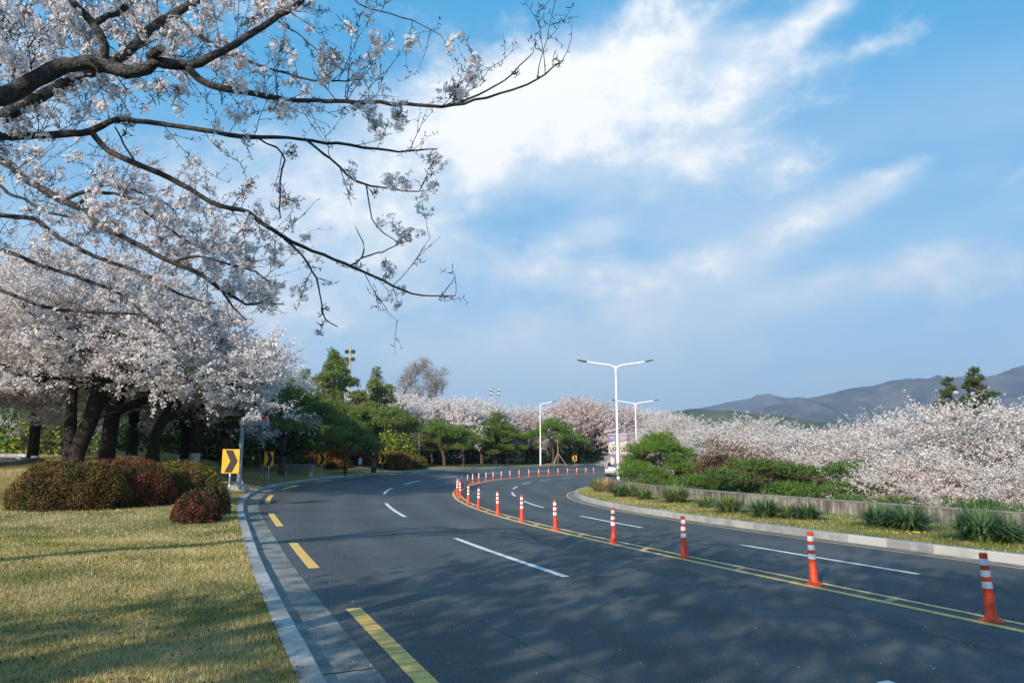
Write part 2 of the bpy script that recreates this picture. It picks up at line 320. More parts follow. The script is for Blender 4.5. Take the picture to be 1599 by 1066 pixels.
def _smooth(f, sig):
    g = np.arange(-90, 190, .5); k = np.exp(-.5 * (np.arange(-24, 25) * .5 / sig) ** 2); k /= k.sum(); v = np.convolve(np.pad(f(g), 24, mode='edge'), k, mode='valid')
    return lambda s: np.interp(s, g, v)
WO = _smooth(WO, 3.0); ZO = _smooth(ZO, 3.0); WI = _smooth(WI, 2.0)
def at(s, off):
    """plan point: off > 0 to the left (outer side), < 0 to the right"""
    x, y, h = C_(s); return x - off * np.cos(h), y + off * np.sin(h)
def road_z(s, off):
    s = np.asarray(s, float); off = np.asarray(off, float)
    return np.where(off > 0, ZO(s) * np.clip(off / WO(s), 0, 1.3), 0.0)
def s_of(x, y):
    i = np.argmin((CX - x) ** 2 + (CY - y) ** 2); return float(SG[i])
def ribbon(name, ss, offs, zf, mat, parent=None, **k):
    """grid over stations ss; offs: list of offset functions; zf(s,off,i)"""
    ss = np.asarray(ss, float); V = []
    for j, of in enumerate(offs):
        o = of(ss) if callable(of) else np.full_like(ss, of)
        x, y = at(ss, o); V.append(np.stack([x, y, zf(ss, o, j) * np.ones_like(ss)], 1))
    V = np.stack(V, 1); n, m = V.shape[:2]; a = np.arange((n - 1) * m).reshape(n - 1, m)[:, :-1].ravel()
    idx = np.stack([a, a + 1, a + m + 1, a + m], 1)[:, ::-1]
    me = npmesh(name, V.reshape(-1, 3), 4, idx, mat); return link(name, me, parent, **k)

SS_ = np.arange(-50, 140.1, .5)
road = ribbon('road', SS_, [lambda s: WO(s) - .47] + [lambda s, f=f: (WO(s) - .47) * f for f in (.75, .5, .25)] + [0.0] + [lambda s, f=f: -(WI(s) - .25) * f for f in (.33, .66, 1)], lambda s, o, j: road_z(s, o), MAT['asphalt'], kind='structure')
lat_a = road.data.attributes.new('lat', 'FLOAT', 'POINT'); _off = np.stack([WO(SS_) - .47] + [(WO(SS_) - .47) * f for f in (.75, .5, .25)] + [0 * SS_] + [-(WI(SS_) - .25) * f for f in (.33, .66, 1)], 1); lat_a.data.foreach_set('value', _off.ravel().astype(np.float32))
def _tracks():
    nt = MAT['asphalt'].node_tree; N = nt.nodes; L = nt.links; b = N['Principled BSDF']; src = b.inputs['Base Color'].links[0].from_socket
    a = N.new('ShaderNodeAttribute'); a.attribute_name = 'lat'; w = N.new('ShaderNodeMath'); w.operation = 'MULTIPLY_ADD'; L.new(a.outputs['Fac'], w.inputs[0]); w.inputs[1].default_value = 2 * math.pi / 1.62; w.inputs[2].default_value = .6
    sn = N.new('ShaderNodeMath'); sn.operation = 'SINE'; L.new(w.outputs[0], sn.inputs[0]); tc = N.new('ShaderNodeTexCoord')
    n1 = N.new('ShaderNodeTexNoise'); n1.inputs['Scale'].default_value = .5; n1.inputs['Detail'].default_value = 4; L.new(tc.outputs['Object'], n1.inputs['Vector'])
    n2 = N.new('ShaderNodeTexNoise'); n2.inputs['Scale'].default_value = 38; n2.inputs['Detail'].default_value = 3; n2.inputs['Roughness'].default_value = .8; L.new(tc.outputs['Object'], n2.inputs['Vector'])
    m1 = N.new('ShaderNodeMath'); m1.operation = 'MULTIPLY'; L.new(sn.outputs[0], m1.inputs[0]); L.new(n1.outputs['Fac'], m1.inputs[1])
    m2 = N.new('ShaderNodeMath'); m2.operation = 'MULTIPLY_ADD'; L.new(m1.outputs[0], m2.inputs[0]); m2.inputs[1].default_value = .22; m2.inputs[2].default_value = 0.55
    m3 = N.new('ShaderNodeMath'); m3.operation = 'MULTIPLY_ADD'; L.new(n2.outputs['Fac'], m3.inputs[0]); m3.inputs[1].default_value = .9; L.new(m2.outputs[0], m3.inputs[2])
    vm = N.new('ShaderNodeVectorMath'); vm.operation = 'SCALE'; L.new(src, vm.inputs[0]); L.new(m3.outputs[0], vm.inputs['Scale']); L.new(vm.outputs[0], b.inputs['Base Color'])
_tracks()
def marking(name, s0, s1, off_f, w, mat, lift=.004, step=.4, **k):
    n = max(2, int((s1 - s0) / step) + 1); ss = np.linspace(s0, s1, n)
    return ribbon(name, ss, [lambda s: off_f(s) + w / 2, lambda s: off_f(s) - w / 2], lambda s, o, j: road_z(s, o) + lift, mat, road, **k)
# double yellow centre line, in lengths
marking('centre_line', -40, 130, lambda s: 0 * s + .17, .12, MAT['yellow_paint'])
marking('centre_line', -40, 130, lambda s: 0 * s - .17, .10, MAT['pale_yellow_paint'])
wf = lambda s: np.interp(s, [0, 12, 30, 60], [3.0, 2.95, 3.55, 4.1])
wd = [(3.2, 5.2, -1), (.9, 10.9, -1.3, 16.4), (-3.1, 21.8, -4.8, 27.7)]
edges = [(.9, 10.9), (-1.3, 16.4), (-3.1, 21.8), (-4.8, 27.4)]
s_a, s_b = s_of(.9 + 2.8, 10.9 + 1.2), s_of(-1.3 + 2.8, 16.4 + 1.1)
for k in range(-4, 12):
    a = s_a + k * (s_b - s_a) * 2.0; b = a + (s_b - s_a) * 1.0
    marking('lane_dash', a, b, wf, .13 if k < 3 else .15, MAT['white_paint'])
sa = s_of(6.4 - 2.0, 11.5 - .9)
for k in range(-5, 16):
    a = sa + k * 8.1; marking('lane_dash', a, a + 4.1, lambda s: -np.interp(s, [0, 20, 40, 60], [2.2, 2.4, 3.4, 4.2]), .12, MAT['white_paint'])
ya = s_of(-.8 + 5.9, 6.0 + 2.6)
yf = lambda s: WO(s) - .78
for k in range(-4, 19):
    a = ya - .4 + k * 6.95 * .97; marking('edge_dash', a, a + 3.45, yf, .18, MAT['yellow_paint'])
marking('edge_line', -40, 130, lambda s: -(WI(s) - .36), .06, MAT['pale_yellow_paint'])
CRV = []; CRF = []
for k in (0, 1):
    a0 = ya - .4 + k * 6.95 * .97
    for q in np.arange(a0 + .1, a0 + 3.4, .145):
        q = q + rng.normal(0, .03); m_ = 7; wd_ = rng.uniform(.002, .0045); o0 = float(yf(q)) - .09; o1 = o0 + (.18 if rng.random() < .75 else .1); b = len(CRV); w_ = 0.0
        for i in range(m_):
            w_ += rng.normal(0, .008); o = o0 + (o1 - o0) * i / (m_ - 1)
            for sg in (-1, 1): x, y = at(q + w_ + sg * wd_, o); CRV.append((float(x), float(y), .0075 + float(road_z(q, o))))
        CRF += [(b + 2 * i, b + 2 * i + 1, b + 2 * i + 3, b + 2 * i + 2) for i in range(m_ - 1)]
me = bpy.data.meshes.new('paint_cracks'); me.from_pydata(CRV, [], CRF); me.materials.append(MAT['asphalt']); link('paint_cracks', me, road, kind='stuff')
CRV = []; CRF = []
for (qa, oa, qb, ob) in [(1.5, -2.9, 5.5, -1.2), (3.0, -4.1, 9.0, -3.9), (-6, 4.9, 2.5, 5.2), (6, 5.6, 11, 5.9), (-3, 1.2, 7, .95)]:
    m_ = 60; b = len(CRV); w_ = 0.0
    for i in range(m_):
        t = i / (m_ - 1); w_ = w_ * .9 + rng.normal(0, .018); q = qa + (qb - qa) * t; o = oa + (ob - oa) * t + w_; hw = .0018 + .003 * abs(math.sin(i * .7)) * math.sin(math.pi * t)
        for sg in (-1, 1): x, y = at(q, o + sg * hw); CRV.append((float(x), float(y), .0035 + float(road_z(q, o))))
    CRF += [(b + 2 * i, b + 2 * i + 1, b + 2 * i + 3, b + 2 * i + 2) for i in range(m_ - 1)]
me = bpy.data.meshes.new('road_cracks'); me.from_pydata(CRV, [], CRF); me.materials.append(MAT['twig_core']); link('road_cracks', me, road, kind='stuff')
# gutters: concrete slabs laid between asphalt and kerb
gut = empty('gutter', kind='structure'); 
for s in np.arange(-20, 130, 3.0):
    j = .012
    ribbon('gutter_slab', np.linspace(s + j, s + 3 - j, 7), [lambda q: WO(q), lambda q: WO(q) - .48], lambda q, o, jj: road_z(q, o) + .006 + (0 if jj == 0 else .003), MAT['concrete_gutter'], gut)
    if s > -4 and s < 75: ribbon('gutter_slab', np.linspace(s + j, s + 3 - j, 7), [lambda q: -(WI(q) - .26), lambda q: -WI(q)], lambda q, o, jj: .006 + (0 if jj == 0 else .003), MAT['concrete_gutter'], gut)
ribbon('gutter_bed', SS_, [lambda q: WO(q) + .1, lambda q: WO(q) - .52], lambda q, o, jj: road_z(q, o) - .012, MAT['twig_core'], gut)
# kerbs: one stone per metre
def kerb_stone_mesh(sa, sb, inner, outer, zf, h):
    V = []
    for s in (sa, (sa + sb) / 2, sb):
        for (o, dz) in ((inner(s), -.12), (inner(s), h - .02), (inner(s) + np.sign(outer(s) - inner(s)) * .02, h), (outer(s), h), (outer(s), -.12)):
            x, y = at(s, o); V.append((float(x), float(y), float(zf(s)) + dz))
    fs = [(k, k + 1, k + 6, k + 5) for i in (0, 5) for k in range(i, i + 4)] + [(4, 3, 2, 1, 0), (10, 11, 12, 13, 14)]
    me = bpy.data.meshes.new('kerb_stone'); me.from_pydata(V, [], fs); me.materials.append(MAT['kerb_stone']); me.update(); return me
kb = empty('kerb', kind='structure')
for s in np.arange(-14, 130, 1.0):
    dz = float(rng.normal(0, .003)); L0 = 1.0
    link('kerb_stone', kerb_stone_mesh(s + .010, s + .990, lambda q: WO(q) + .002, lambda q: WO(q) + .21, lambda q: ZO(q) + dz, .09), kb)
kb2 = empty('kerb', kind='structure')
for s in np.arange(-6, 70, 1.0):
    dz = float(rng.normal(0, .003))
    link('kerb_stone', kerb_stone_mesh(s + .010, s + .990, lambda q: -WI(q) - .002, lambda q: -WI(q) - .17, lambda q: dz, .17), kb2)

# ------------------------------------------------------------------ terrain
ctrl = []
for s in np.arange(-50, 140, 3.0):
    x, y = at(s, WO(s) + .34); ctrl.append((x, y, ZO(s) + .085))
for px_, py_, D in [(0, 735, 26.5), (-60, 736, 27), (20, 728, 29), (60, 724, 29), (-60, 729, 31), (20, 714, 38), (60, 714, 38), (-50, 714, 38), (-10, 711, 43), (40, 711, 43), (0, 721, 33), (50, 720, 33), (200, 795, 20), (60, 790, 21), (300, 790, 21), (130, 727, 27), (180, 712, 31), (300, 718, 33), (240, 735, 28), (378, 752, 31), (440, 737, 40), (415, 756, 33), (358, 784, 23.5), (501, 742, 45), (540, 736, 50),
                    (598, 738, 60), (640, 731, 68), (700, 728, 78), (765, 724, 88), (845, 726, 92), (870, 722, 97), (897, 727, 101), (20, 722, 32), (-60, 720, 36), (55, 716, 40), (200, 705, 40), (100, 704, 50), (300, 706, 48), (450, 722, 52), (560, 726, 62), (940, 722, 108)]:
    p = P(px_, py_, D); ctrl.append((p.x, p.y, p.z))
for x, y, z in [(-6, 3, .16), (-12, 8, .2), (-8, 12, .17), (-16, 14, .28), (-4, 0, .14), (-10, -8, .2), (-25, 0, .4), (-30, -20, .4), (-30, 15, .7), (-45, 30, 1.8), (-40, 60, 2.2), (-25, 80, 2.2), (-10, 110, 1.8), (-60, 60, 2.3), (-60, 0, 1.2), (0, 130, 1.6), (-60, 110, 2.2)]:
    ctrl.append((x, y, z))
ctrl = np.array(ctrl, float)
def zl(x, y):
    """ground height left of the road"""
    x = np.atleast_1d(np.asarray(x, float)); y = np.atleast_1d(np.asarray(y, float))
    d2 = (x[:, None] - ctrl[None, :, 0]) ** 2 + (y[:, None] - ctrl[None, :, 1]) ** 2
    w = 1 / (d2 + .35) ** 2; return (w * ctrl[None, :, 2]).sum(1) / w.sum(1)
def zL(x, y): return float(zl(x, y)[0])
def zright(s, t):
    """t = distance right of the centre line"""
    return np.interp(t, [4, 8.6, 8.8, 10.5, 16, 26, 60], [.17, .27, .27, .30, -1.3, -2.4, -3.2])
lat = np.r_[.205, .6, 1.2, 2, 3, 4, 5, 6.5, 8, 10, 12, 14, 17, 20, 24, 28, 33, 40, 50, 65, 85]
def lawn_z(q, o, jj):
    x, y = at(q, o); z = zl(x, y); r = np.clip(1 - (o - WO(q) - .17) / .8, 0, 1); z = z * (1 - r) + (ZO(q) + .078) * r
    if jj == len(lat) - 1: z = z * 0 - 3.6
    return z
ribbon('lawn', np.arange(-50, 140.1, 1.0), [lambda s, t=t: WO(s) + t for t in lat], lawn_z, MAT['lawn_soil'], kind='structure')
rt = [0.17, .7, 1.5, 2.5, 3.5, 4.5]
ribbon('verge', np.arange(-10, 70.1, 1.0), [lambda s, t=t: -WI(s) - t for t in (0.17, .6, 1.2, 2.0, 3.0, 4.2)], lambda q, o, jj: .155 + .010 * jj * np.where(q > 44, .5, 1), MAT['lawn_soil'], kind='structure')
ribbon('park_slope', np.arange(-50, 120.1, 2.0), [-8.75, -10.5, -13, -16, -20, -26, -33, -42, -60], lambda q, o, jj: zright(q, -o) - (.12 if jj == 0 else 0), MAT['woodland_floor'], kind='structure')
gme = npmesh('ground', [(-6900, -1380, -3.5), (6900, -1380, -3.5), (6900, 6180, -3.5), (-6900, 6180, -3.5)], 4, [0, 1, 2, 3], MAT['far_land']); link('ground', gme, kind='structure')

# side road glimpsed at the far left
def arc_patch(name, c, r0, r1, a0, a1, lift, mat, parent=None, **k):
    an = np.linspace(a0, a1, 26); V = []
    for a in an:
        for r in np.linspace(r0, r1, 4):
            x, y = c[0] + r * math.cos(a), c[1] + r * math.sin(a) * 1.0; V.append((x, y, zL(x, y) + lift))
    idx = [[i * 4 + j, i * 4 + j + 1, (i + 1) * 4 + j + 1, (i + 1) * 4 + j] for i in range(25) for j in range(3)]
    return link(name, npmesh(name, V, 4, idx, mat), parent, **k)
cc = (-33.6, 27)
sr = arc_patch('side_road', cc, 8.2, 12.6, R(-40), R(130), .05, MAT['side_asphalt'], kind='structure')
arc_patch('edge_line', cc, 12.1, 12.25, R(-40), R(130), .058, MAT['white_paint'], sr)
arc_patch('edge_line', cc, 8.5, 8.62, R(-40), R(130), .058, MAT['white_paint'], sr)
kb3 = empty('kerb', kind='structure')
for a in np.arange(-20, 120, 4.4):
    m = MB(); 
    for i in range(1):
        a0, a1 = R(a), R(a + 4.3); vs = []
        for (aa) in (a0, a1):
            for r, dz in ((12.62, -.05), (12.62, .20), (12.8, .20), (12.8, -.05)):
                x, y = cc[0] + r * math.cos(aa), cc[1] + r * math.sin(aa); vs.append((x, y, zL(x, y) + dz))
        m.add(vs, [(0, 1, 5, 4), (1, 2, 6, 5), (2, 3, 7, 6), (3, 2, 1, 0), (4, 5, 6, 7)])
    link('kerb_stone', m.mesh('kerb_stone', MAT['kerb_stone']), kb3)

# ------------------------------------------------------------------ retaining wall right of the road
wl = empty('retaining_wall', label='long low weathered concrete wall curving behind the planted verge', cat='wall')
def wall_seg(name, sa, sb, o0, o1, z0, z1f, mat):
    ss = np.linspace(sa, sb, 5); V = []
    for s in ss:
        for (o, z) in ((o0, z0), (o0, z1f(s)), (o1, z1f(s)), (o1, -1.0)):
            x, y = at(s, o); V.append((float(x), float(y), float(z1f(s) - .034 if (name == 'coping' and z in (z0, -1.0)) else z)))
    fs = [(i * 4 + k, i * 4 + k + 1, i * 4 + k + 5, i * 4 + k + 4) for i in range(4) for k in range(3)] + [(3, 2, 1, 0), (16, 17, 18, 19)]
    me = bpy.data.meshes.new(name); me.from_pydata(V, [], fs); me.materials.append(mat); me.update(); link(name, me, wl)
wtop = lambda s: np.interp(s, [0, 36], [.61, .60])
wend = 35.5
for s in np.arange(-12, wend, 3.0):
    wall_seg('wall_panel', s + .012, min(s + 2.988, wend), -8.6, -8.8, -.1, lambda q: wtop(q) - .035, MAT['wall_concrete'])
    wall_seg('coping', s + .008, min(s + 2.992, wend), -8.585, -8.815, .0, wtop, MAT['wall_cap'])

# ------------------------------------------------------------------ scattered small geometry
def unit(n):
    v = rng.normal(size=(n, 3)); return v / np.linalg.norm(v, axis=1)[:, None]
def cards(cen, size, k=2, aspect=1.0, flat=0.0, jitter=.5, up=None):
    """k irregular quads round every centre; returns V, idx"""
    n = len(cen) * k; c = np.repeat(cen, k, axis=0); sz = (size if np.isscalar(size) else np.repeat(size, k)) * rng.uniform(.6, 1.3, n)
    nrm = unit(n); 
    if flat: nrm[:, 2] += flat * np.sign(nrm[:, 2] + 1e-6); nrm /= np.linalg.norm(nrm, axis=1)[:, None]
    a = np.cross(nrm, unit(n)); a /= np.linalg.norm(a, axis=1)[:, None] + 1e-9; b = np.cross(nrm, a)
    c = c + unit(n) * (sz * jitter)[:, None]
    q = np.empty((n, 4, 3))
    for i, (u, v) in enumerate(((-1, -.35), (.2, -1), (1, .4), (-.25, 1))):
        j = rng.uniform(.65, 1.15, n) * sz * .5; q[:, i] = c + a * (u * j * aspect)[:, None] + b * (v * j)[:, None]
    q[:, 1] += nrm * (sz * .15)[:, None]
    return q.reshape(-1, 3), np.arange(n * 4)
def needles(cen, length, k=6, width=.012, upb=.6, axis=None):
    n = len(cen) * k; c = np.repeat(cen, k, axis=0); d = unit(n)
    if axis is not None: d = d * .8 + np.repeat(axis, k, axis=0)
    d[:, 2] += upb; d /= np.linalg.norm(d, axis=1)[:, None]
    L = length * rng.uniform(.6, 1.2, n); s = np.cross(d, unit(n)); s /= np.linalg.norm(s, axis=1)[:, None] + 1e-9
    V = np.stack([c - s * width, c + s * width, c + d * L[:, None]], 1); return V.reshape(-1, 3), np.arange(n * 3)

def tubes_np(lines, n=5):
    """lines: list of (pts (m,3), radii (m,)) -> V, faces idx (quads)"""
    VV = []; FF = []; off = 0; an = np.arange(n) * 2 * math.pi / n; ca, sa = np.cos(an), np.sin(an)
    for p, r in lines:
        p = np.asarray(p, float); r = np.asarray(r, float); m = len(p)
        if m < 2: continue
        t = np.empty_like(p); t[1:-1] = p[2:] - p[:-2]; t[0] = p[1] - p[0]; t[-1] = p[-1] - p[-2]
        t /= np.linalg.norm(t, axis=1)[:, None] + 1e-9
        ref = np.array([0, 0, 1.0]) if abs(t[:, 2]).mean() < .8 else np.array([1.0, 0, 0])
        a = np.cross(t, ref); a /= np.linalg.norm(a, axis=1)[:, None] + 1e-9; b = np.cross(t, a)
        V = p[:, None] + (a[:, None] * ca[None, :, None] + b[:, None] * sa[None, :, None]) * r[:, None, None]
        VV.append(V.reshape(-1, 3)); i = np.arange((m - 1) * n).reshape(m - 1, n); j = np.roll(i, -1, axis=1)
        FF.append((np.stack([i, j, j + n, i + n], 2).reshape(-1, 4) + off)); off += m * n
    return np.concatenate(VV), np.concatenate(FF)
def smooth_line(pts, n=None, seg=.25, wob=0.0):
    """Catmull-Rom through pts (each a vector with any number of components)"""
    pts = np.asarray(pts, float); q = np.vstack([2 * pts[0] - pts[1], pts, 2 * pts[-1] - pts[-2]]); out = []
    for i in range(1, len(q) - 2):
        L = np.linalg.norm(q[i + 1, :3] - q[i, :3]); k = max(2, int(L / seg) + 1)
        for t in np.linspace(0, 1, k, endpoint=False):
            out.append(.5 * ((2 * q[i]) + (-q[i - 1] + q[i + 1]) * t + (2 * q[i - 1] - 5 * q[i] + 4 * q[i + 1] - q[i + 2]) * t * t + (-q[i - 1] + 3 * q[i] - 3 * q[i + 1] + q[i + 2]) * t ** 3))
    out.append(q[-2]); out = np.array(out)
    if wob: out[1:-1, :3] += rng.normal(0, wob, (len(out) - 2, 3))
    return out

def grow(att, trunks, step=.45, tip=.008, power=2.4, lift=.06):
    """joins every attractor to the nearest point of the tree so far. trunks: list of point lists (first point = base)"""
    pos = []; par = []
    for tr in trunks:
        prev = -1
        for p in smooth_line(tr, seg=step): 
            pos.append(np.array(p)); par.append(prev); prev = len(pos) - 1
    root = np.array(trunks[0][0]); top = np.mean([t[-1] for t in trunks], axis=0)
    order = np.argsort(np.linalg.norm(att - top, axis=1)); A = np.zeros((len(pos) + len(att) * 14, 3)); n = len(pos); A[:n] = pos; minz = min(t[-1][2] for t in trunks) * .62
    for k in order:
        a = att[k]; d = A[:n] - a; dist = np.linalg.norm(d, axis=1) + np.where(A[:n, 2] < minz, 50, 0) + np.maximum(0, A[:n, 2] - a[2]) * .5
        j = int(np.argmin(dist)); L = float(np.linalg.norm(d[j])); m = max(1, int(L / step)); m = min(m, 12); base = A[j].copy(); prev = j
        bow = rng.normal(0, .10 * L, 3); bow[2] = abs(bow[2]) * .6 + lift * L
        for i in range(1, m + 1):
            t = i / m; p = base + (a - base) * t + bow * math.sin(math.pi * t) * .8
            A[n] = p; par.append(prev); prev = n; n += 1
    A = A[:n]; par = np.array(par); acc = np.zeros(n); has = np.zeros(n, bool); has[par[par >= 0]] = True
    acc[~has] = tip ** power
    for i in range(n - 1, 0, -1):
        if par[i] >= 0: acc[par[i]] += acc[i]
    rad = np.maximum(acc, tip ** power) ** (1 / power)
    kids = [[] for _ in range(n)]
    for i in range(n):
        if par[i] >= 0: kids[par[i]].append(i)
    lines = []; start = [(i, -1) for i in range(n) if par[i] < 0]
    while start:
        i, p = start.pop(); pts = []; rr = []
        if p >= 0: pts.append(A[p]); rr.append(min(rad[p], rad[i] * 1.3))
        while True:
            pts.append(A[i]); rr.append(rad[i])
            if not kids[i]: break
            ks = sorted(kids[i], key=lambda q: -rad[q])
            for q in ks[1:]: start.append((q, i))
            i = ks[0]
        if len(pts) > 1: lines.append((np.array(pts), np.array(rr)))
    return lines, A, rad
def scale_radii(lines, want, zc):
    """scales radii so that the thickest one is WANT"""
    mx = max(l[1].max() for l in lines); k = want / mx
    return [(p, np.where(r > .02, r * (1 + (k - 1) * np.clip((r - .02) / (mx - .02), 0, 1) ** .6), r)) for p, r in lines]

def tree_mesh(lines, mat, name, n=6, thick=.05):
    big = [l for l in lines if l[1].max() > thick]; small = [l for l in lines if l[1].max() <= thick]
    out = []
    for nm, ls, k in ((name, big, 8), ('twigs', small, 4)):
        if ls:
            V, Fq = tubes_np(ls, k); out.append((nm, npmesh(nm, V, 4, Fq, mat, smooth=True)))
    return out

def cherry_variant(seed, Rr=4.5, H=6.5, z0=1.9, natt=420, trunks=None, clump=.085, spray=5, per=11, mat='blossom', rt=.22, drop=0.0, bark='bark', twigr=.006, tipr=.009, slen=1.0, fill=5, sig=.035, ck=1):
    global rng
    rng = np.random.default_rng(seed)
    att = []; ph = rng.uniform(0, 6.28, 6); amp = rng.uniform(.05, .16, 6)
    while len(att) < natt:
        u = rng.uniform(-1, 1, 3); u[2] = rng.uniform(0, 1)
        r = math.hypot(u[0], u[1]); an = math.atan2(u[1], u[0])
        lobe = 1 + sum(amp[i] * math.sin((i + 2) * an + ph[i]) for i in range(6))
        q = (r / lobe) ** 2 + u[2] ** 2
        if q > 1 or (q < .38 and rng.random() < .75): continue
        zb = z0 + (H - z0) * (.02 + .98 * u[2] ** .9) - drop * r ** 3 + (.25 * r * (1 - u[2]))
        att.append((u[0] * Rr, u[1] * Rr, zb))
    att = np.array(att)
    if trunks is None:
        trunks = [[(0, 0, -.4), (rng.uniform(-.1, .1), rng.uniform(-.1, .1), .6), (rng.uniform(-.4, .4), rng.uniform(-.4, .4), z0 * .85)]]
        for k in range(3):
            a = rng.uniform(0, 6.28); t = trunks[0][-1]; trunks.append([t, (t[0] + math.cos(a) * .6, t[1] + math.sin(a) * .6, z0 * 1.0 + .3), (t[0] + math.cos(a) * 1.3, t[1] + math.sin(a) * 1.3, z0 + 1.0)])
    lines, A, rad = grow(att, trunks, tip=tipr); lines = scale_radii(lines, rt, z0)
    lines = [(p, np.where(p[:, 2] < z0 * 1.1, np.maximum(r_, rt * (.98 - .42 * np.clip(p[:, 2] / z0, 0, 1)) * (1.18 - .18 * np.clip(p[:, 2] / .5, 0, 1))), r_)) if p[0][2] < 0 else (p, r_) for p, r_ in lines]
    cx = np.array([0, 0, z0 + .2]); tw = []; cl = []
    for a in att:
        o = a - cx; o /= np.linalg.norm(o) + 1e-9
        for k in range(spray):
            d = o * rng.uniform(.3, 1.1) + unit(1)[0] * .8; d[2] = d[2] * .55 + rng.uniform(-.1, .32); d /= np.linalg.norm(d)
            L = rng.uniform(.35, 1.0) * slen; b = a + unit(1)[0] * .15; e = b + d * L; mid = (b + e) / 2 + np.array([0, 0, rng.uniform(-.08, .08)])
            tw.append((np.array([a, mid, e]), np.array([twigr, twigr * .8, twigr * .5])))
            t = rng.uniform(.1, 1.05, per)[:, None]; cl.append((1 - t) ** 2 * a + 2 * t * (1 - t) * mid + t ** 2 * e + rng.normal(0, sig, (per, 3)))
    fine = A[(rad < .022)]
    if len(fine):
        ii = rng.integers(0, len(fine), int(len(att) * fill)); cl.append(fine[ii] + rng.normal(0, .09, (len(ii), 3)))
    cl = np.concatenate(cl); V, I = cards(cl, clump, k=ck, jitter=.45)
    parts = tree_mesh(lines, MAT[bark], 'trunk'); 
    Vt, Ft = tubes_np(tw, 3); tm = npmesh('twigs', Vt, 4, Ft, MAT[bark]); 
    parts = [p for p in parts]
    parts.append(('twigs', tm)); parts.append(('blossom', npmesh('blossom', V, 4, I, MAT[mat])))
    return parts
def plant(name, parts, loc, rz=0.0, sc=(1, 1, 1), label=None, cat='tree', group=None, kinds=('twigs', 'blossom', 'needles', 'leaves', 'buds', 'branches')):
    e = empty(name, loc, rz, label=label, cat=cat, group=group); e.scale = sc
    for nm, me in parts: link(nm, me, e, **({'kind': 'stuff'} if nm in kinds else {}))
    return e

def pine_variant(seed, Rr=3.0, H=4.5, z0=1.8, pads=16, tuft=.15, per=260, mat='pine_needles', lean=(0, 0), rt=.17, padr=(.7, 1.2), shape='umbrella', bark='pine_bark', thick=.22, upb=.7, width=.011, jz=0.0):
    global rng
    rng = np.random.default_rng(seed); pc = []
    for k in range(pads):
        if shape == 'umbrella':
            a = k * 2.4 + rng.uniform(-.3, .3); r = Rr * math.sqrt((k + .5) / pads) * rng.uniform(.85, 1.05)
            z = H - (H - z0) * (r / Rr) ** 2.0 * rng.uniform(.55, 1.0) - rng.uniform(0, .3) + rng.normal(0, 1) * jz
        elif shape == 'tier':
            a = k * 2.4; f = k / (pads - 1); r = Rr * (1 - f) ** .6 * rng.uniform(.25, 1.15) + .1; z = z0 + (H - z0) * f + rng.normal(0, .2)
        else:   # low and spreading
            a = rng.uniform(0, 6.28); r = Rr * math.sqrt(rng.random()); z = rng.uniform(z0, H) * (1 - .3 * (r / Rr))
        pc.append((math.cos(a) * r + lean[0], math.sin(a) * r + lean[1], z, rng.uniform(*padr) * (1.0 if shape != 'tier' else (1.15 - .7 * k / pads))))
    att = []; tf = []
    for (x, y, z, pr) in pc:
        nn = 9; an = rng.uniform(0, 6.28, nn); rr = np.sqrt(rng.random(nn)) * pr * .85
        att += [(x + math.cos(a) * r, y + math.sin(a) * r, z - .05 + rng.uniform(-.06, .06)) for a, r in zip(an, rr)]
        m = int(per * (pr / 1.0) ** 2); an = rng.uniform(0, 6.28, m); r = np.sqrt(rng.random(m)) * (1 + .18 * np.sin(an * 3 + x) + .12 * np.sin(an * 5 + y)); 
        dome = np.sqrt(np.clip(1 - (r / 1.3) ** 2, 0, 1)); tf.append(np.stack([x + np.cos(an) * r * pr, y + np.sin(an) * r * pr, z + dome * thick * rng.uniform(-.35, 1.15, m)], 1))
    att = np.array(att); tf = np.concatenate(tf)
    tr = [[(0, 0, -.4), (rng.uniform(-.15, .15), rng.uniform(-.15, .15), z0 * .5), (lean[0] * .7, lean[1] * .7, max(z0 * .95, .5))]]
    if shape == 'tier': tr = [[(0, 0, -.4), (rng.uniform(-.1, .1), 0, H * .5), (lean[0], lean[1], H * .95)]]
    lines, A, rad = grow(att, tr, tip=.012, lift=.02); lines = scale_radii(lines, rt, z0)
    V, I = needles(tf, tuft, k=6, width=width, upb=upb)
    return tree_mesh(lines, MAT[bark], 'trunk') + [('needles', npmesh('needles', V, 3, I, MAT[mat]))]

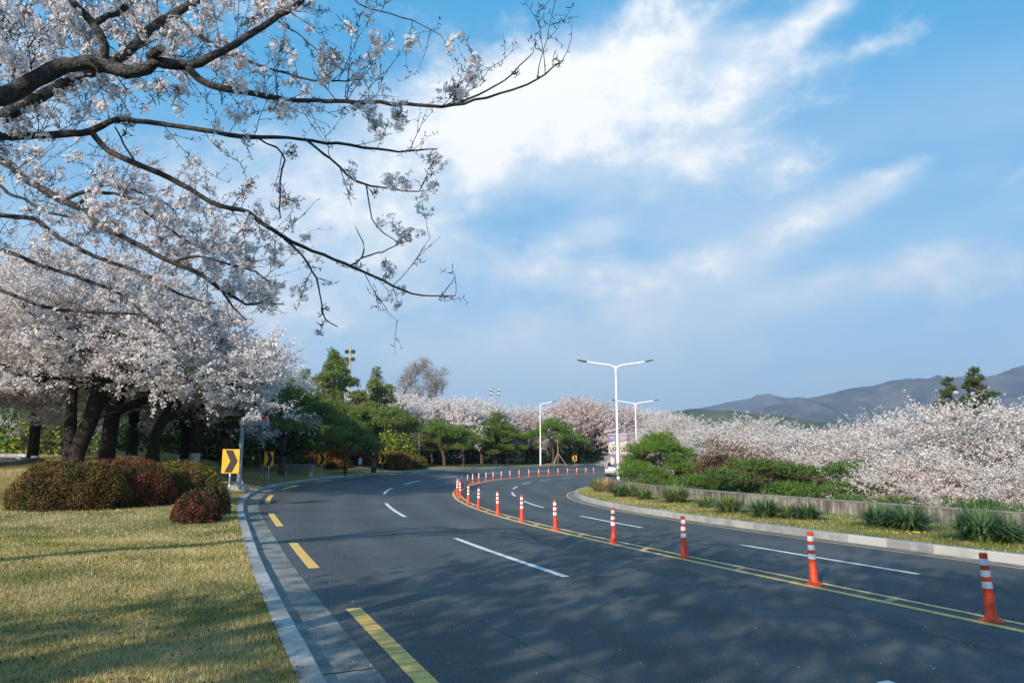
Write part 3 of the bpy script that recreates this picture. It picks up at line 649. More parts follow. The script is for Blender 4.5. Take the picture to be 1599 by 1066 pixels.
def shrub(name, loc, rx, ry, h, mat, n, leaf, label, cat='shrub', group=None, core=True, rz=0.0, twig=60, aspect=1.6, part='leaves', boxy=2.4, kind=None, rough=.03):
    """clipped or loose bush: a leafy shell of small faces over a dark twiggy core"""
    e = empty(name, loc, rz, label=label, cat=cat, group=group) if kind is None else empty(name, loc, rz, kind=kind)
    if leaf > .1: n = int(n * .62); leaf *= 1.2
    an = rng.uniform(0, 2 * math.pi, n); u = rng.uniform(-.08, 1, n) ; ph = np.arcsin(np.clip(u, -1, 1))
    cx = np.sign(np.cos(ph)) * abs(np.cos(ph)) ** (2 / boxy); cz = np.sign(u) * abs(u) ** (2 / boxy)
    lump = 1 + .06 * np.sin(3 * an + rx) + .04 * np.sin(7 * an + 4 * ph) + .03 * np.sin(11 * an - 6 * ph) + rng.normal(0, rough, n) - abs(rng.normal(0, rough, n))
    c = np.stack([np.cos(an) * cx * rx * lump, np.sin(an) * cx * ry * lump, np.clip(cz, 0, 1) * h * lump * .97 + .02], 1)
    V, I = cards(c, leaf, k=1, aspect=aspect, jitter=.4); link(part, npmesh(part, V, 4, I, MAT[mat]), e, kind='stuff')
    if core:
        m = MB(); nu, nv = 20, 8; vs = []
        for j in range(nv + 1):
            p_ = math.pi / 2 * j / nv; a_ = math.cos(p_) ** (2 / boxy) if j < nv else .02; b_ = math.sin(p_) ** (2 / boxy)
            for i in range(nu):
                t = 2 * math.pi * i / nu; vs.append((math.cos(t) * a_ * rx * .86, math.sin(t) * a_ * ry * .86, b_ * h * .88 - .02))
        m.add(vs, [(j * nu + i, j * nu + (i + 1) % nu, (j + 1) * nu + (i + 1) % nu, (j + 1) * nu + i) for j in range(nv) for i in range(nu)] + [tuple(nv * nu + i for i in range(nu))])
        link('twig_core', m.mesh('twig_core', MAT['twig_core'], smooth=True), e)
        ls = []
        for k in range(twig):
            a = rng.uniform(0, 6.28); q = rng.uniform(.1, .95); b = np.array([math.cos(a) * rx * .45, math.sin(a) * ry * .45, 0.0])
            t = np.array([math.cos(a + rng.uniform(-.3, .3)) * rx * 1.0 * math.cos(q), math.sin(a) * ry * 1.0 * math.cos(q), h * math.sin(q)])
            ls.append((np.array([b, (b + t) / 2 + rng.normal(0, .08, 3), t]), np.array([.012, .009, .004])))
        if ls:
            Vt, Ft = tubes_np(ls, 4); link('twigs', npmesh('twigs', Vt, 4, Ft, MAT['brown_twigs']), e, kind='stuff')
    return e

# ------------------------------------------------------------------ flowers
def flower_cluster(seed, nf=9, rad=.045, fr=.017):
    g = np.random.default_rng(seed); V = []; Fc = []; Mi = []
    for k in range(nf):
        d = g.normal(size=3); d[2] += .15; d /= np.linalg.norm(d); c = d * rad * g.uniform(.55, 1.05)
        a = np.cross(d, [.3, .5, .8]); a /= np.linalg.norm(a); b = np.cross(d, a); r0 = fr * g.uniform(.8, 1.15); an0 = g.uniform(0, 6.28)
        o = len(V); V.append(c)
        for i in range(5):
            t = an0 + i * 2 * math.pi / 5; w = .52; lift = .35
            for (tt, rr) in ((t - w, .62), (t - w * .45, 1.0), (t + w * .45, 1.0), (t + w, .62)):
                V.append(c + (a * math.cos(tt) + b * math.sin(tt)) * r0 * rr + d * r0 * lift * rr * g.uniform(.7, 1.3))
            q = o + 1 + i * 4; Fc.append((o, q, q + 1, q + 2, q + 3)); Mi.append(0)
        s = len(V); e = c * .15; side = a * .0018
        V += [c - side, c + side, e]; Fc.append((s, s + 1, s + 2)); Mi.append(1)
        s = len(V); V += [c - a * .0025 + d * .003, c + a * .0025 + d * .003, c + b * .004 + d * .004]; Fc.append((s, s + 1, s + 2)); Mi.append(1)
    for k in range(3):
        d = g.normal(size=3); d /= np.linalg.norm(d); a = np.cross(d, [.2, .9, .1]); a /= np.linalg.norm(a); s = len(V)
        V += [d * .008 - a * .003, d * .008 + a * .003, d * rad * g.uniform(.7, 1.2)]; Fc.append((s, s + 1, s + 2)); Mi.append(1)
    return np.array(V), Fc, Mi
CL = [flower_cluster(100 + k, nf=5 + k % 4 * 2, rad=.036 + .006 * (k % 3)) for k in range(8)]
def cluster_mesh(k):
    V, Fc, Mi = CL[k]; return npmesh('blossom_cluster', V, [len(f) for f in Fc], [i for f in Fc for i in f], None, mats=[MAT['petal'], MAT['calyx']], midx=Mi)
def rotm(n):
    q = rng.normal(size=(n, 4)); q /= np.linalg.norm(q, axis=1)[:, None]; w, x, y, z = q.T
    return np.stack([np.stack([1 - 2 * (y * y + z * z), 2 * (x * y - z * w), 2 * (x * z + y * w)], 1), np.stack([2 * (x * y + z * w), 1 - 2 * (x * x + z * z), 2 * (y * z - x * w)], 1), np.stack([2 * (x * z - y * w), 2 * (y * z + x * w), 1 - 2 * (x * x + y * y)], 1)], 1)
def clusters_joined(name, cen, scl, parent):
    VV = []; idx = []; tot = []; mi = []; off = 0
    which = rng.integers(0, len(CL), len(cen)); Rm = rotm(len(cen))
    for k in range(len(CL)):
        sel = np.where(which == k)[0]
        if not len(sel): continue
        V, Fc, Mi = CL[k]; W = np.einsum('nij,vj->nvi', Rm[sel], V) * scl[sel][:, None, None] + cen[sel][:, None]
        base = np.array([i for f in Fc for i in f]); n = len(V)
        idx.append((base[None] + (np.arange(len(sel)) * n)[:, None] + off).ravel()); off += n * len(sel)
        tot.append(np.tile([len(f) for f in Fc], len(sel))); mi.append(np.tile(Mi, len(sel))); VV.append(W.reshape(-1, 3))
    me = npmesh(name, np.concatenate(VV), np.concatenate(tot), np.concatenate(idx), None, mats=[MAT['petal'], MAT['calyx']], midx=np.concatenate(mi))
    return link(name, me, parent, kind='stuff')
CLM = [cluster_mesh(k) for k in range(8)]

def overhang(name, trunk_pts, trunk_r, limbs, label, nsingle, extra=None, seed=3, scl=1.0, fm=.3, tm=.75, lm=1.0):
    """a blossoming tree whose limbs reach into view. limbs: (points [(px,py,D,width px)], blossom density per m, twig density per m, twig length, up bias, start fraction)"""
    global rng
    rng = np.random.default_rng(seed)
    e = empty(name, trunk_pts[0], label=label, cat='tree'); O = Vector(trunk_pts[0])
    def put(nm, lines, k, **kw):
        V, Fq = tubes_np(lines, k); V = V - np.array(O); return link(nm, npmesh(nm, V, 4, Fq, MAT['bark_grey'], smooth=True), e, **kw)
    tp = smooth_line([(*p, r) for p, r in zip(trunk_pts, trunk_r)], seg=.3); put('trunk', [(tp[:, :3], tp[:, 3])], 14)
    twigs = []; flowers = []
    def spray(b, d, L, r, dens, depth=0):
        n = 5 if depth < 1 else 4; pts = [b]; dd = d.copy()
        for i in range(n):
            dd = dd + unit(1)[0] * .17; dd[2] += .05; dd /= np.linalg.norm(dd); pts.append(pts[-1] + dd * L / n)
        pts = np.array(pts); rr = np.linspace(r, r * .45, n + 1); twigs.append((pts, rr))
        for i in range(1, n + 1):
            if depth < 2 and rng.random() < .42: spray(pts[i], dd * .7 + unit(1)[0] * .7, L * rng.uniform(.35, .7), r * .7, dens, depth + 1)
            if rng.random() < dens * fm:
                for q in range(1 + int(rng.random() < dens * .8) + int(rng.random() < dens * .5)):
                    flowers.append(pts[i] + unit(1)[0] * .035 * rng.uniform(.5, 1.6))
            elif rng.random() < .6:    # a bud spur
                o = unit(1)[0]; twigs.append((np.array([pts[i], pts[i] + o * .02, pts[i] + o * .035 + np.array([0, 0, .008])]), np.array([.0022, .0032, .0012])))
    for li, (pts, dens, tdens, tl, upb, f0) in enumerate(limbs):
        w = []
        for p in pts:
            if len(p) == 4: q = P(p[0], p[1], p[2]); w.append((q.x, q.y, q.z, p[3] * .5 * p[2] / F))
            else: w.append((p[0], p[1], p[2], p[4]))
        s = smooth_line(w, seg=.09); s[1:-1, :3] += rng.normal(0, .0035, (len(s) - 2, 3)); s[:, 3] = np.maximum(s[:, 3] * (1 + rng.normal(0, .05, len(s))), .0018)
        put('branch', [(s[:, :3], s[:, 3])], 10 if s[0, 3] > .012 else 6)
        seg = np.linalg.norm(np.diff(s[:, :3], axis=0), axis=1); tot = seg.sum(); acc = np.r_[0, np.cumsum(seg)] / tot
        for k in range(int(tot * tdens * tm)):
            t = f0 + (1 - f0) * rng.random(); i = int(np.searchsorted(acc, t)); i = min(max(i, 1), len(s) - 1)
            tan = s[i, :3] - s[i - 1, :3]; tan /= np.linalg.norm(tan) + 1e-9; o = np.cross(tan, unit(1)[0]); o /= np.linalg.norm(o) + 1e-9
            d = o + tan * rng.uniform(.2, .9); d[2] += upb; d /= np.linalg.norm(d)
            dn = dens(t) if callable(dens) else dens
            spray(s[i, :3].copy(), d, tl * lm * rng.uniform(.3, 1.2), min(.0036, s[i, 3] * .8), dn)
    if extra:
        for (cx, cy, D, sx, sy, sD, n, dn, tl) in extra:    # twiggy parts of the crown between the limbs
            ends = []
            for k in range(int(n * tm)):
                b = np.array(P(cx + rng.normal(0, sx), cy + rng.normal(0, sy), D + rng.normal(0, sD))); d = unit(1)[0]; d[0] += .4; d[2] += .1; d /= np.linalg.norm(d); spray(b, d, tl * rng.uniform(.5, 1.3), .0038, dn)
    small = [t for t in twigs]
    put('twigs', small, 3, kind='stuff')
    cen = np.array(flowers) - np.array(O); cam_l = np.array([0, 0, CH]) - np.array(O); dist = np.linalg.norm(cen - cam_l, axis=1)
    W = cen + np.array(O); dep = W[:, 1] * CC + (W[:, 2] - CH) * SS; u = 799.5 + F * W[:, 0] / dep; v = 533 - F * (-W[:, 1] * SS + (W[:, 2] - CH) * CC) / dep
    vis = (u > 0) & (u < 1599) & (v > 0) & (v < 1066)
    order = np.argsort(dist + np.where(vis, 0, 1000)); near, rest = order[:nsingle], order[nsingle:]
    for i in near:
        o = link('blossom_cluster', CLM[int(rng.integers(0, 8))], e, tuple(cen[i])); o.rotation_euler = tuple(rng.uniform(0, 6.28, 3)); s_ = float(rng.uniform(.85, 1.2)) * scl; o.scale = (s_, s_, s_)
    if len(rest): clusters_joined('blossom', cen[rest], rng.uniform(.85, 1.25, len(rest)) * scl, e)
    print(name, 'clusters', len(cen), 'in view', int(vis.sum()), 'twigs', len(twigs))
    return e

TA = [(-5.0, 3.6, 0.1), (-4.9, 3.7, 1.2), (-4.6, 3.8, 2.4), (-4.3, 4.0, 3.4)]
def W3(x, y, z, r): return (x, y, z, 0, r)
limA = [
    ([W3(-4.75, 3.75, 2.0, .13), (-120, 185, 4.2, 40), (0, 152, 4.25, 30), (66, 119, 4.3, 27), (115, 100, 4.3, 25), (157, 101, 4.35, 24), (197, 112, 4.35, 22), (230, 108, 4.4, 20), (243, 96, 4.4, 19), (295, 103, 4.45, 16), (345, 82, 4.5, 13), (394, 52, 4.6, 11), (450, 16, 4.7, 9), (520, -25, 4.8, 7), (640, -70, 4.9, 4)], lambda t: .62 if t < .5 else .45, 9, .40, .3, .25),
    ([(290, 104, 4.45, 12), (310, 122, 4.4, 12), (340, 137, 4.35, 11), (387, 145, 4.3, 10), (450, 156, 4.2, 8), (510, 157, 4.15, 7.5), (575, 160, 4.1, 7), (650, 163, 4.05, 6), (707, 166, 4.0, 5.5), (741, 156, 4.0, 4.5), (800, 141, 3.95, 3.5), (839, 124, 3.95, 3), (878, 95, 3.9, 2)], lambda t: .12 if t > .78 else (.62 if t < .72 else .4), 11, .30, .35, .03),
    ([(717, 161, 4.0, 3.5), (761, 141, 4.05, 3.2), (800, 115, 4.1, 2.6), (832, 83, 4.15, 1.6)], .04, 2, .08, .3, .3),
    ([(160, 103, 4.35, 16), (164, 72, 4.3, 15), (144, 36, 4.25, 13), (115, 3, 4.2, 12), (90, -40, 4.15, 10)], .55, 14, .35, .2, .2),
    ([(146, 38, 4.25, 11), (170, 26, 4.3, 10), (195, 12, 4.35, 10), (222, -20, 4.4, 8)], .6, 14, .3, .2, .1),
    ([W3(-4.6, 3.9, 2.3, .07), (-60, 215, 4.9, 24), (0, 184, 4.95, 22), (49, 157, 5.0, 21), (115, 125, 5.0, 18), (184, 92, 5.1, 17), (213, 69, 5.1, 16), (250, 33, 5.2, 15), (279, 18, 5.2, 14), (330, -15, 5.3, 12)], .5, 12, .35, .2, .2),
    ([(276, 24, 5.2, 7), (302, 49, 5.1, 6.5), (328, 66, 5.1, 6), (361, 85, 5.0, 5), (394, 98, 5.0, 4.5), (433, 110, 4.9, 4), (475, 122, 4.8, 3.5), (517, 127, 4.7, 3), (565, 124, 4.6, 2)], .55, 9, .3, .3, .1),
    ([W3(-4.7, 3.8, 1.7, .06), (-80, 214, 4.5, 15), (0, 213, 4.5, 13), (43, 212, 4.5, 12.5), (98, 210, 4.5, 12), (141, 205, 4.5, 12), (171, 190, 4.5, 10), (197, 187, 4.5, 9), (295, 200, 4.55, 8), (377, 213, 4.6, 7), (450, 216, 4.6, 5.5), (546, 227, 4.7, 4.5), (624, 237, 4.8, 3.5), (683, 233, 4.9, 2)], lambda t: .12 if t > .75 else .26, 7, .28, .25, .1),
    ([(476, 217, 4.6, 4.5), (517, 249, 4.5, 4.5), (556, 283, 4.45, 4), (595, 293, 4.4, 3.2), (654, 299, 4.35, 1.8)], .5, 10, .22, .0, .1),
    ([(400, 214, 4.6, 3.5), (432, 232, 4.6, 3.2), (444, 250, 4.6, 3), (437, 283, 4.6, 3), (438, 341, 4.6, 2.2)], .35, 7, .2, .1, .2),
    ([(572, 290, 4.42, 3), (576, 312, 4.4, 2.4), (580, 341, 4.4, 2.2), (600, 364, 4.4, 2), (622, 378, 4.4, 1.6)], .25, 4, .12, .1, .5),
    ([(143, 206, 4.5, 10), (171, 236, 4.5, 9.5), (230, 263, 4.5, 9), (279, 285, 4.5, 8.5), (328, 315, 4.55, 8), (377, 328, 4.6, 7.5), (413, 350, 4.6, 7), (454, 378, 4.65, 6), (522, 405, 4.7, 5), (585, 432, 4.8, 4), (644, 458, 4.9, 3), (711, 462, 5.0, 1.6)], lambda t: .05 if t > .88 else .28, 7, .30, .25, .2),
    ([(444, 373, 4.65, 4), (473, 400, 4.6, 3.5), (493, 434, 4.6, 3), (502, 473, 4.55, 2.6), (508, 497, 4.55, 2.2), (527, 510, 4.5, 1.6)], .28, 8, .18, -.1, .2),
    ([(546, 415, 4.75, 3), (566, 400, 4.7, 2.6), (568, 380, 4.7, 2), (555, 354, 4.7, 1.4)], .1, 3, .08, .1, .4),
    ([(564, 403, 4.7, 2.4), (590, 395, 4.7, 2.2), (605, 390, 4.65, 2), (624, 379, 4.65, 1.6), (640, 376, 4.6, 1.3)], .6, 9, .1, .2, .6),
    ([(690, 461, 4.97, 1.8), (700, 448, 4.98, 1.5), (710, 432, 5, 1.1)], 0, 1, .05, .1, .4),
    ([(540, -20, 4.8, 3.5), (561, 7, 4.8, 2.6), (610, 22, 4.8, 2.2), (644, 32, 4.8, 1.9), (688, 55, 4.8, 1.3)], .12, 6, .22, .0, .0),
    ([(434, 33, 4.65, 2.6), (473, 59, 4.7, 2.2), (500, 85, 4.7, 1.6)], .1, 6, .16, -.1, .2),
    ([(216, 262, 4.5, 4), (200, 235, 4.5, 3.4), (188, 215, 4.45, 3), (179, 198, 4.4, 2.6)], .1, 4, .2, .1, .2),
]
exA = [(60, 60, 5.2, 90, 45, .5, 75, .62, .34), (190, 20, 5.4, 60, 28, .4, 38, .62, .32), (300, 95, 4.9, 50, 28, .3, 22, .5, .3), (420, 10, 4.9, 60, 18, .3, 22, .55, .24), (25, 30, 5.6, 60, 40, .5, 40, .6, .36), (60, 250, 5.4, 70, 28, .4, 12, .45, .34), (230, 155, 5.0, 70, 14, .3, 14, .4, .3), (80, 170, 5.4, 60, 18, .3, 9, .4, .3)]
overhang('cherry_tree', TA, [.19, .17, .15, .11], limA, 'blossoming cherry tree reaching in overhead at the top left with a sawn branch stub', 240, exA, seed=11, scl=.95, fm=.175, tm=.80, lm=1.3)
# the sawn stub is a part of that tree
_t = [o for o in COL.objects if o.name == 'cherry_tree'][0]
m = MB(); a = P(234, 88, 4.40); b = P(252, 75, 4.27); m.tube([a, a.lerp(b, .5), b], [.034, .030, .028], 12)
link('sawn_stub', m.mesh('sawn_stub', MAT['bark_grey']), _t, tuple(-Vector(TA[0])))
m = MB(); d = (b - a).normalized(); m.tube([b + d * .0005, b + d * .003], [.026, .025], 12); link('cut_face', m.mesh('cut_face', MAT['stake_wood']), _t, tuple(-Vector(TA[0])))

TB = [(-10.2, 8.2, .35), (-10.1, 8.3, 1.8), (-9.4, 8.2, 3.4), (-8.6, 8.0, 4.8)]
limB = [
    ([W3(-9.2, 8.15, 3.8, .10), (-160, 190, 7.2, 17), (0, 250, 7.0, 13), (33, 276, 7.0, 12.5), (66, 295, 6.9, 12), (98, 315, 6.8, 11), (131, 325, 6.8, 10), (154, 350, 6.8, 9.5), (175, 362, 6.8, 9), (219, 384, 6.8, 8.5), (266, 409, 6.8, 7.5), (313, 428, 6.8, 7), (344, 450, 6.8, 6), (385, 475, 6.8, 4), (407, 472, 6.8, 3), (444, 475, 6.8, 2)], lambda t: .82 if t > .35 else .45, 15, .55, .35, .1),
    ([W3(-9.3, 8.15, 3.6, .07), (-100, 330, 8.0, 9), (0, 336, 8.0, 8), (50, 341, 8.0, 7.5), (62, 347, 8.0, 7), (94, 372, 7.9, 7), (156, 403, 7.9, 6.5), (219, 425, 7.9, 5.5), (281, 459, 7.9, 4), (335, 474, 7.9, 2.5)], .6, 10, .5, .35, .1),
    ([(98, 315, 6.8, 7), (130, 300, 6.9, 6), (190, 305, 7.0, 5), (240, 340, 7.1, 4), (290, 375, 7.1, 3), (330, 395, 7.0, 2)], .8, 14, .5, .4, .1),
    ([(120, 322, 6.8, 6), (160, 290, 6.9, 5), (215, 300, 7.0, 4), (265, 320, 7.1, 3), (270, 335, 7.1, 2)], .8, 13, .45, .4, .1),
    ([(266, 409, 6.8, 5), (310, 400, 6.7, 4), (350, 410, 6.7, 3.4), (400, 425, 6.7, 2.5), (420, 440, 6.7, 2)], .8, 13, .45, .3, .1),
    ([(344, 450, 6.8, 4), (365, 480, 6.8, 3), (385, 500, 6.8, 2)], .7, 12, .35, .1, .1),
    ([W3(-9.0, 8.1, 4.2, .06), (-100, 370, 9.0, 8), (0, 389, 9.0, 7), (62, 413, 9.0, 6.5), (125, 434, 9.0, 6), (188, 459, 9.0, 5), (238, 503, 9.0, 3.5), (272, 531, 9.0, 2)], .45, 8, .5, .3, .1),
    ([W3(-9.1, 8.1, 4.0, .05), (-100, 430, 9.6, 7), (0, 453, 9.6, 6), (78, 481, 9.6, 5.5), (156, 488, 9.6, 4.5), (219, 491, 9.6, 2.5)], .25, 9, .45, .3, .1),
    ([W3(-9.2, 8.15, 3.5, .05), (-60, 300, 7.6, 7), (20, 305, 7.6, 5), (70, 330, 7.6, 4), (130, 342, 7.6, 2)], .5, 10, .4, .3, .1),
]
exB = [(230, 330, 7.0, 60, 26, .4, 46, .85, .45), (330, 410, 6.9, 45, 22, .4, 46, .85, .42), (150, 285, 7.2, 60, 20, .4, 12, .7, .45), (60, 330, 7.6, 60, 25, .5, 26, .6, .45), (270, 390, 7.2, 50, 26, .4, 40, .85, .42), (390, 460, 6.9, 28, 16, .3, 22, .8, .35)]
overhang('cherry_tree', TB, [.24, .21, .17, .12], limB, 'blossoming cherry tree with drooping limbs crossing the left edge below the sawn-stub tree', 60, exB, seed=23, scl=1.0, fm=.135, tm=.55, lm=1.15)

# ------------------------------------------------------------------ cherry trees
def prune(parts): return parts
big = cherry_variant(31, Rr=5.6, H=8.8, z0=3.0, natt=560, clump=.094, spray=6, per=27, slen=1.3, fill=3, sig=.045, rt=.30, drop=1.1,
                     trunks=[[(0, 0, -.5), (-.15, 0, 1.3), (-.30, .1, 3.2), (-.5, .2, 4.6)], [(.16, 0, -.5), (.2, 0, .7), (.5, .1, 1.9), (.75, .1, 3.2), (1.0, .2, 4.6)], [(.62, .1, 1.9), (1.6, .1, 2.35), (3.0, 0, 2.5), (4.2, .1, 2.9)]])
big2 = cherry_variant(32, Rr=6.0, H=7.6, z0=2.9, natt=560, clump=.094, spray=6, per=27, slen=1.3, fill=3, sig=.045, rt=.27, drop=1.2,
                      trunks=[[(0, 0, -.5), (.05, 0, 1.6), (.15, .1, 3.0), (.3, .1, 4.2)], [(.1, 0, 2.2), (1.6, 0, 2.9), (3.0, .1, 3.3)], [(.1, 0, 2.4), (-1.2, .2, 3.4)]])
vs_ = [cherry_variant(41 + k, Rr=4.6 + .3 * k, H=6.6, z0=2.0, natt=380, clump=.14, spray=5, per=24, slen=1.7, fill=2, sig=.055, rt=.19, mat=('blossom', 'blossom_pink', 'blossom')[k], drop=.5) for k in range(3)]
vsr = [cherry_variant(51 + k, Rr=4.8, H=6.8, z0=1.4, natt=460, clump=.084, spray=6, per=40, rt=.2, mat='blossom_cream', drop=1.0, slen=1.8, fill=2, sig=.05) for k in range(2)]
G1 = 'cherry trees on the left bank'
def gplant(name, parts, px_, D, sc, label, rz=None, row=None, **k):
    x = (px_ - 799.5) / F * D * (CC + 0) ; p = P(px_, 715, D); z = zL(p.x, D) if row is None else P(px_, row, D).z
    return plant(name, parts, (p.x, D, z), rng.uniform(0, 6.28) if rz is None else rz, sc if hasattr(sc, '__len__') else (sc, sc, sc), label=label, **k)
rng = np.random.default_rng(99)
gplant('cherry_tree', big, 112, 26.5, (1.0, 1.0, .90), 'thick forked dark-trunked cherry tree behind the clipped bushes', rz=0, group=G1)
gplant('cherry_tree', big2, 166, 29, (1.18, 1.0, .97), 'upright cherry trunk just right of the forked one, limbs reaching to the chevron sign', rz=0, group=G1)
gplant('cherry_tree', big2, 50, 36, .95, 'thin straight cherry trunk behind the far bend of the side road', rz=2.2, group=G1)
gplant('cherry_tree', big, -30, 30, .95, 'cherry tree cut by the left edge above the side road', rz=3.6, group=G1)
gplant('cherry_tree', big2, 290, 38, (1.10, 1.0, 1.0), 'cherry tree set back behind the leaning pine trunk', rz=4.0, group=G1)

# trees behind the camera on the same bank; they throw the shade on the road
thin = [cherry_variant(33 + k, Rr=5.4, H=8.6, z0=3.2, natt=300, clump=.15, spray=5, per=12, rt=.27, slen=1.5, fill=1) for k in range(2)]
for (x, y, k, s, rz_) in [(-6.0, -5.5, 0, 1.0, .4), (-1.0, -11.5, 1, 1.0, 1.9), (4, -18, 0, 1.05, 2.8), (-11.5, -16.5, 0, 1.1, 5.1)]:
    plant('cherry_tree', thin[k], (x, y, zL(x, y)), rz_, (s, s, s), label='cherry tree of the near bank standing behind the viewpoint, throwing shade on the road', group='cherry trees behind the viewpoint')

G2 = 'cherry trees beyond the far kerb'
far = [(640, 97, 1.28, 0, 'tall pale cherry tree under the bare tree'), (690, 92, 1.2, 2, 'white cherry tree left of the floodlight mast, over the pale trunk'), (738, 98, 1.25, 0, 'cherry tree directly below the six-lamp floodlight mast'), (612, 104, 1.4, 1, 'cherry tree half hidden behind the small round pine'),
       (785, 104, 1.15, 1, 'cherry tree right of the dark pine beyond the posts'), (822, 110, 1.2, 2, 'cherry tree just left of the single-arm lamp'), (862, 112, 1.2, 0, 'cherry tree just right of the single-arm lamp'), (905, 112, 1.45, 1, 'tall pinkish cherry tree left of the banner lamp'),
       (948, 118, 1.4, 1, 'pinkish cherry tree behind the banner lamp pole'), (992, 122, 1.3, 0, 'cherry tree behind the second double-arm lamp'), (1035, 125, 1.25, 2, 'far cherry tree just right of the second double-arm lamp'), (560, 100, 1.35, 2, 'cherry tree glimpsed between the tall conifer and the small round pine'), (480, 98, 1.5, 0, 'cherry tree glimpsed left of the tall conifer')]
for (px_, D, s, k, lb) in far: gplant('cherry_tree', vs_[k], px_, D, (s, s, s * 1.02), lb, group=G2)
G3 = 'cherry trees in the park beyond the wall'
rights = [(1500, 27, 1.0, 0, 'white cherry tree filling the right end behind the wall'), (1400, 33, 1.02, 1, 'full white cherry tree behind the low pine, right of centre'), (1600, 36, 1.0, 1, 'cherry tree cut by the right edge'), (1300, 37, 1.0, 0, 'cherry tree left of the one below the dark spruces'),
          (1215, 42, 1.0, 1, 'creamy cherry tree rising behind the long low pine'), (1140, 44, .98, 0, 'cherry tree beside the rusty brown shrubs'), (1480, 48, 1.3, 1, 'cherry tree in front of the dark spruces'), (1370, 52, 1.25, 0, 'cherry tree in the second row left of the dark spruces'),
          (1260, 58, 1.25, 1, 'cherry tree in the middle of the park row'), (1180, 62, 1.4, 0, 'cherry tree with a crown peaking against the hill'), (1110, 64, 1.2, 1, 'cherry tree behind the rusty shrubs, second row'), (1060, 72, 1.25, 0, 'cherry tree behind the big bright pine'), (1590, 60, 1.3, 0, 'second-row cherry tree at the right edge')]
for (px_, D, s, k, lb) in rights:
    p = P(px_, 715, D); s_ = s_of(p.x, D); x0, y0 = at(s_, 0); t = math.hypot(p.x - x0, D - y0)
    plant('cherry_tree', vsr[k], (p.x, D, float(zright(s_, t))), rng.uniform(0, 6.28), (s, s, s * (.74 if D < 35 else .68)), label=lb, group=G3)
_o = {1050: 'second', 1100: 'fourth', 1160: 'sixth', 1220: 'seventh', 1290: 'eighth', 1350: 'ninth', 1420: 'tenth', 1520: 'eleventh', 1590: 'twelfth', 1010: 'first', 1075: 'third', 1140: 'fifth'}
back_lab = [_o[q] + ' far back-row cherry crown counted rightwards from the second double-arm lamp' for q in (1050, 1100, 1160, 1220, 1290, 1350, 1420, 1520, 1590, 1010, 1075, 1140)]
for (px_, D, s, k, lb) in [(1440, 24.5, .62, 1, 'low white cherry crown right behind the wall, left of the right-end one'), (1555, 22.5, .60, 0, 'low white cherry crown right behind the wall at the right end'), (1500, 24.0, .5, 1, 'smallest white cherry crown low behind the wall between its two neighbours')]:
    p = P(px_, 715, D); plant('cherry_tree', vsr[k], (p.x, D, -1.9), rng.uniform(0, 6.28), (s, s, s * .80), label=lb, group=G3)
for i, (px_, D, s) in enumerate([(1050, 95, 1.3), (1100, 100, 1.35), (1160, 98, 1.4), (1220, 92, 1.35), (1290, 90, 1.4), (1350, 86, 1.4), (1420, 84, 1.4), (1520, 90, 1.5), (1590, 86, 1.5), (1010, 100, 1.3), (1075, 120, 1.4), (1140, 125, 1.5)]):
    p = P(px_, 715, D); plant('cherry_tree', vs_[i % 3], (p.x, D, -3.0), rng.uniform(0, 6.28), (s, s, s * .68), label=back_lab[i], group='far back-row cherry trees')

# ------------------------------------------------------------------ pines
umb = [pine_variant(61, Rr=3.7, H=4.4, z0=2.5, pads=58, per=430, mat='pine_needles', padr=(.38, .78), rt=.2, tuft=.18, thick=.42, width=.016, jz=.22), pine_variant(62, Rr=2.7, H=3.9, z0=1.9, pads=40, per=420, mat='pine_needles', padr=(.36, .72), lean=(.4, 0), rt=.16, thick=.42, width=.016, jz=.2), pine_variant(63, Rr=2.5, H=4.0, z0=1.8, pads=36, per=400, mat='bright_pine', jz=.22, width=.016, padr=(.36, .72), lean=(-.5, 0), rt=.16, thick=.45)]
tall = [pine_variant(71, Rr=3.4, H=9.5, z0=2.2, pads=64, per=260, mat='conifer', shape='tier', padr=(.55, 1.25), rt=.2, tuft=.26, width=.03, thick=.6), pine_variant(72, Rr=2.7, H=8.0, z0=3.6, pads=30, per=260, mat='conifer', shape='tier', padr=(.5, 1.2), rt=.18, tuft=.26, width=.03, thick=.6)]
spruce = pine_variant(74, Rr=2.9, H=9.5, z0=2.0, pads=74, per=230, mat='spruce_needles', shape='tier', padr=(.5, 1.0), rt=.2, tuft=.24, width=.028, thick=.22)
round_p = pine_variant(73, Rr=2.5, H=4.1, z0=.35, pads=52, per=420, mat='bright_pine', padr=(.55, .95), rt=.17, tuft=.17, thick=.38)
G4 = 'umbrella pines along the far kerb'
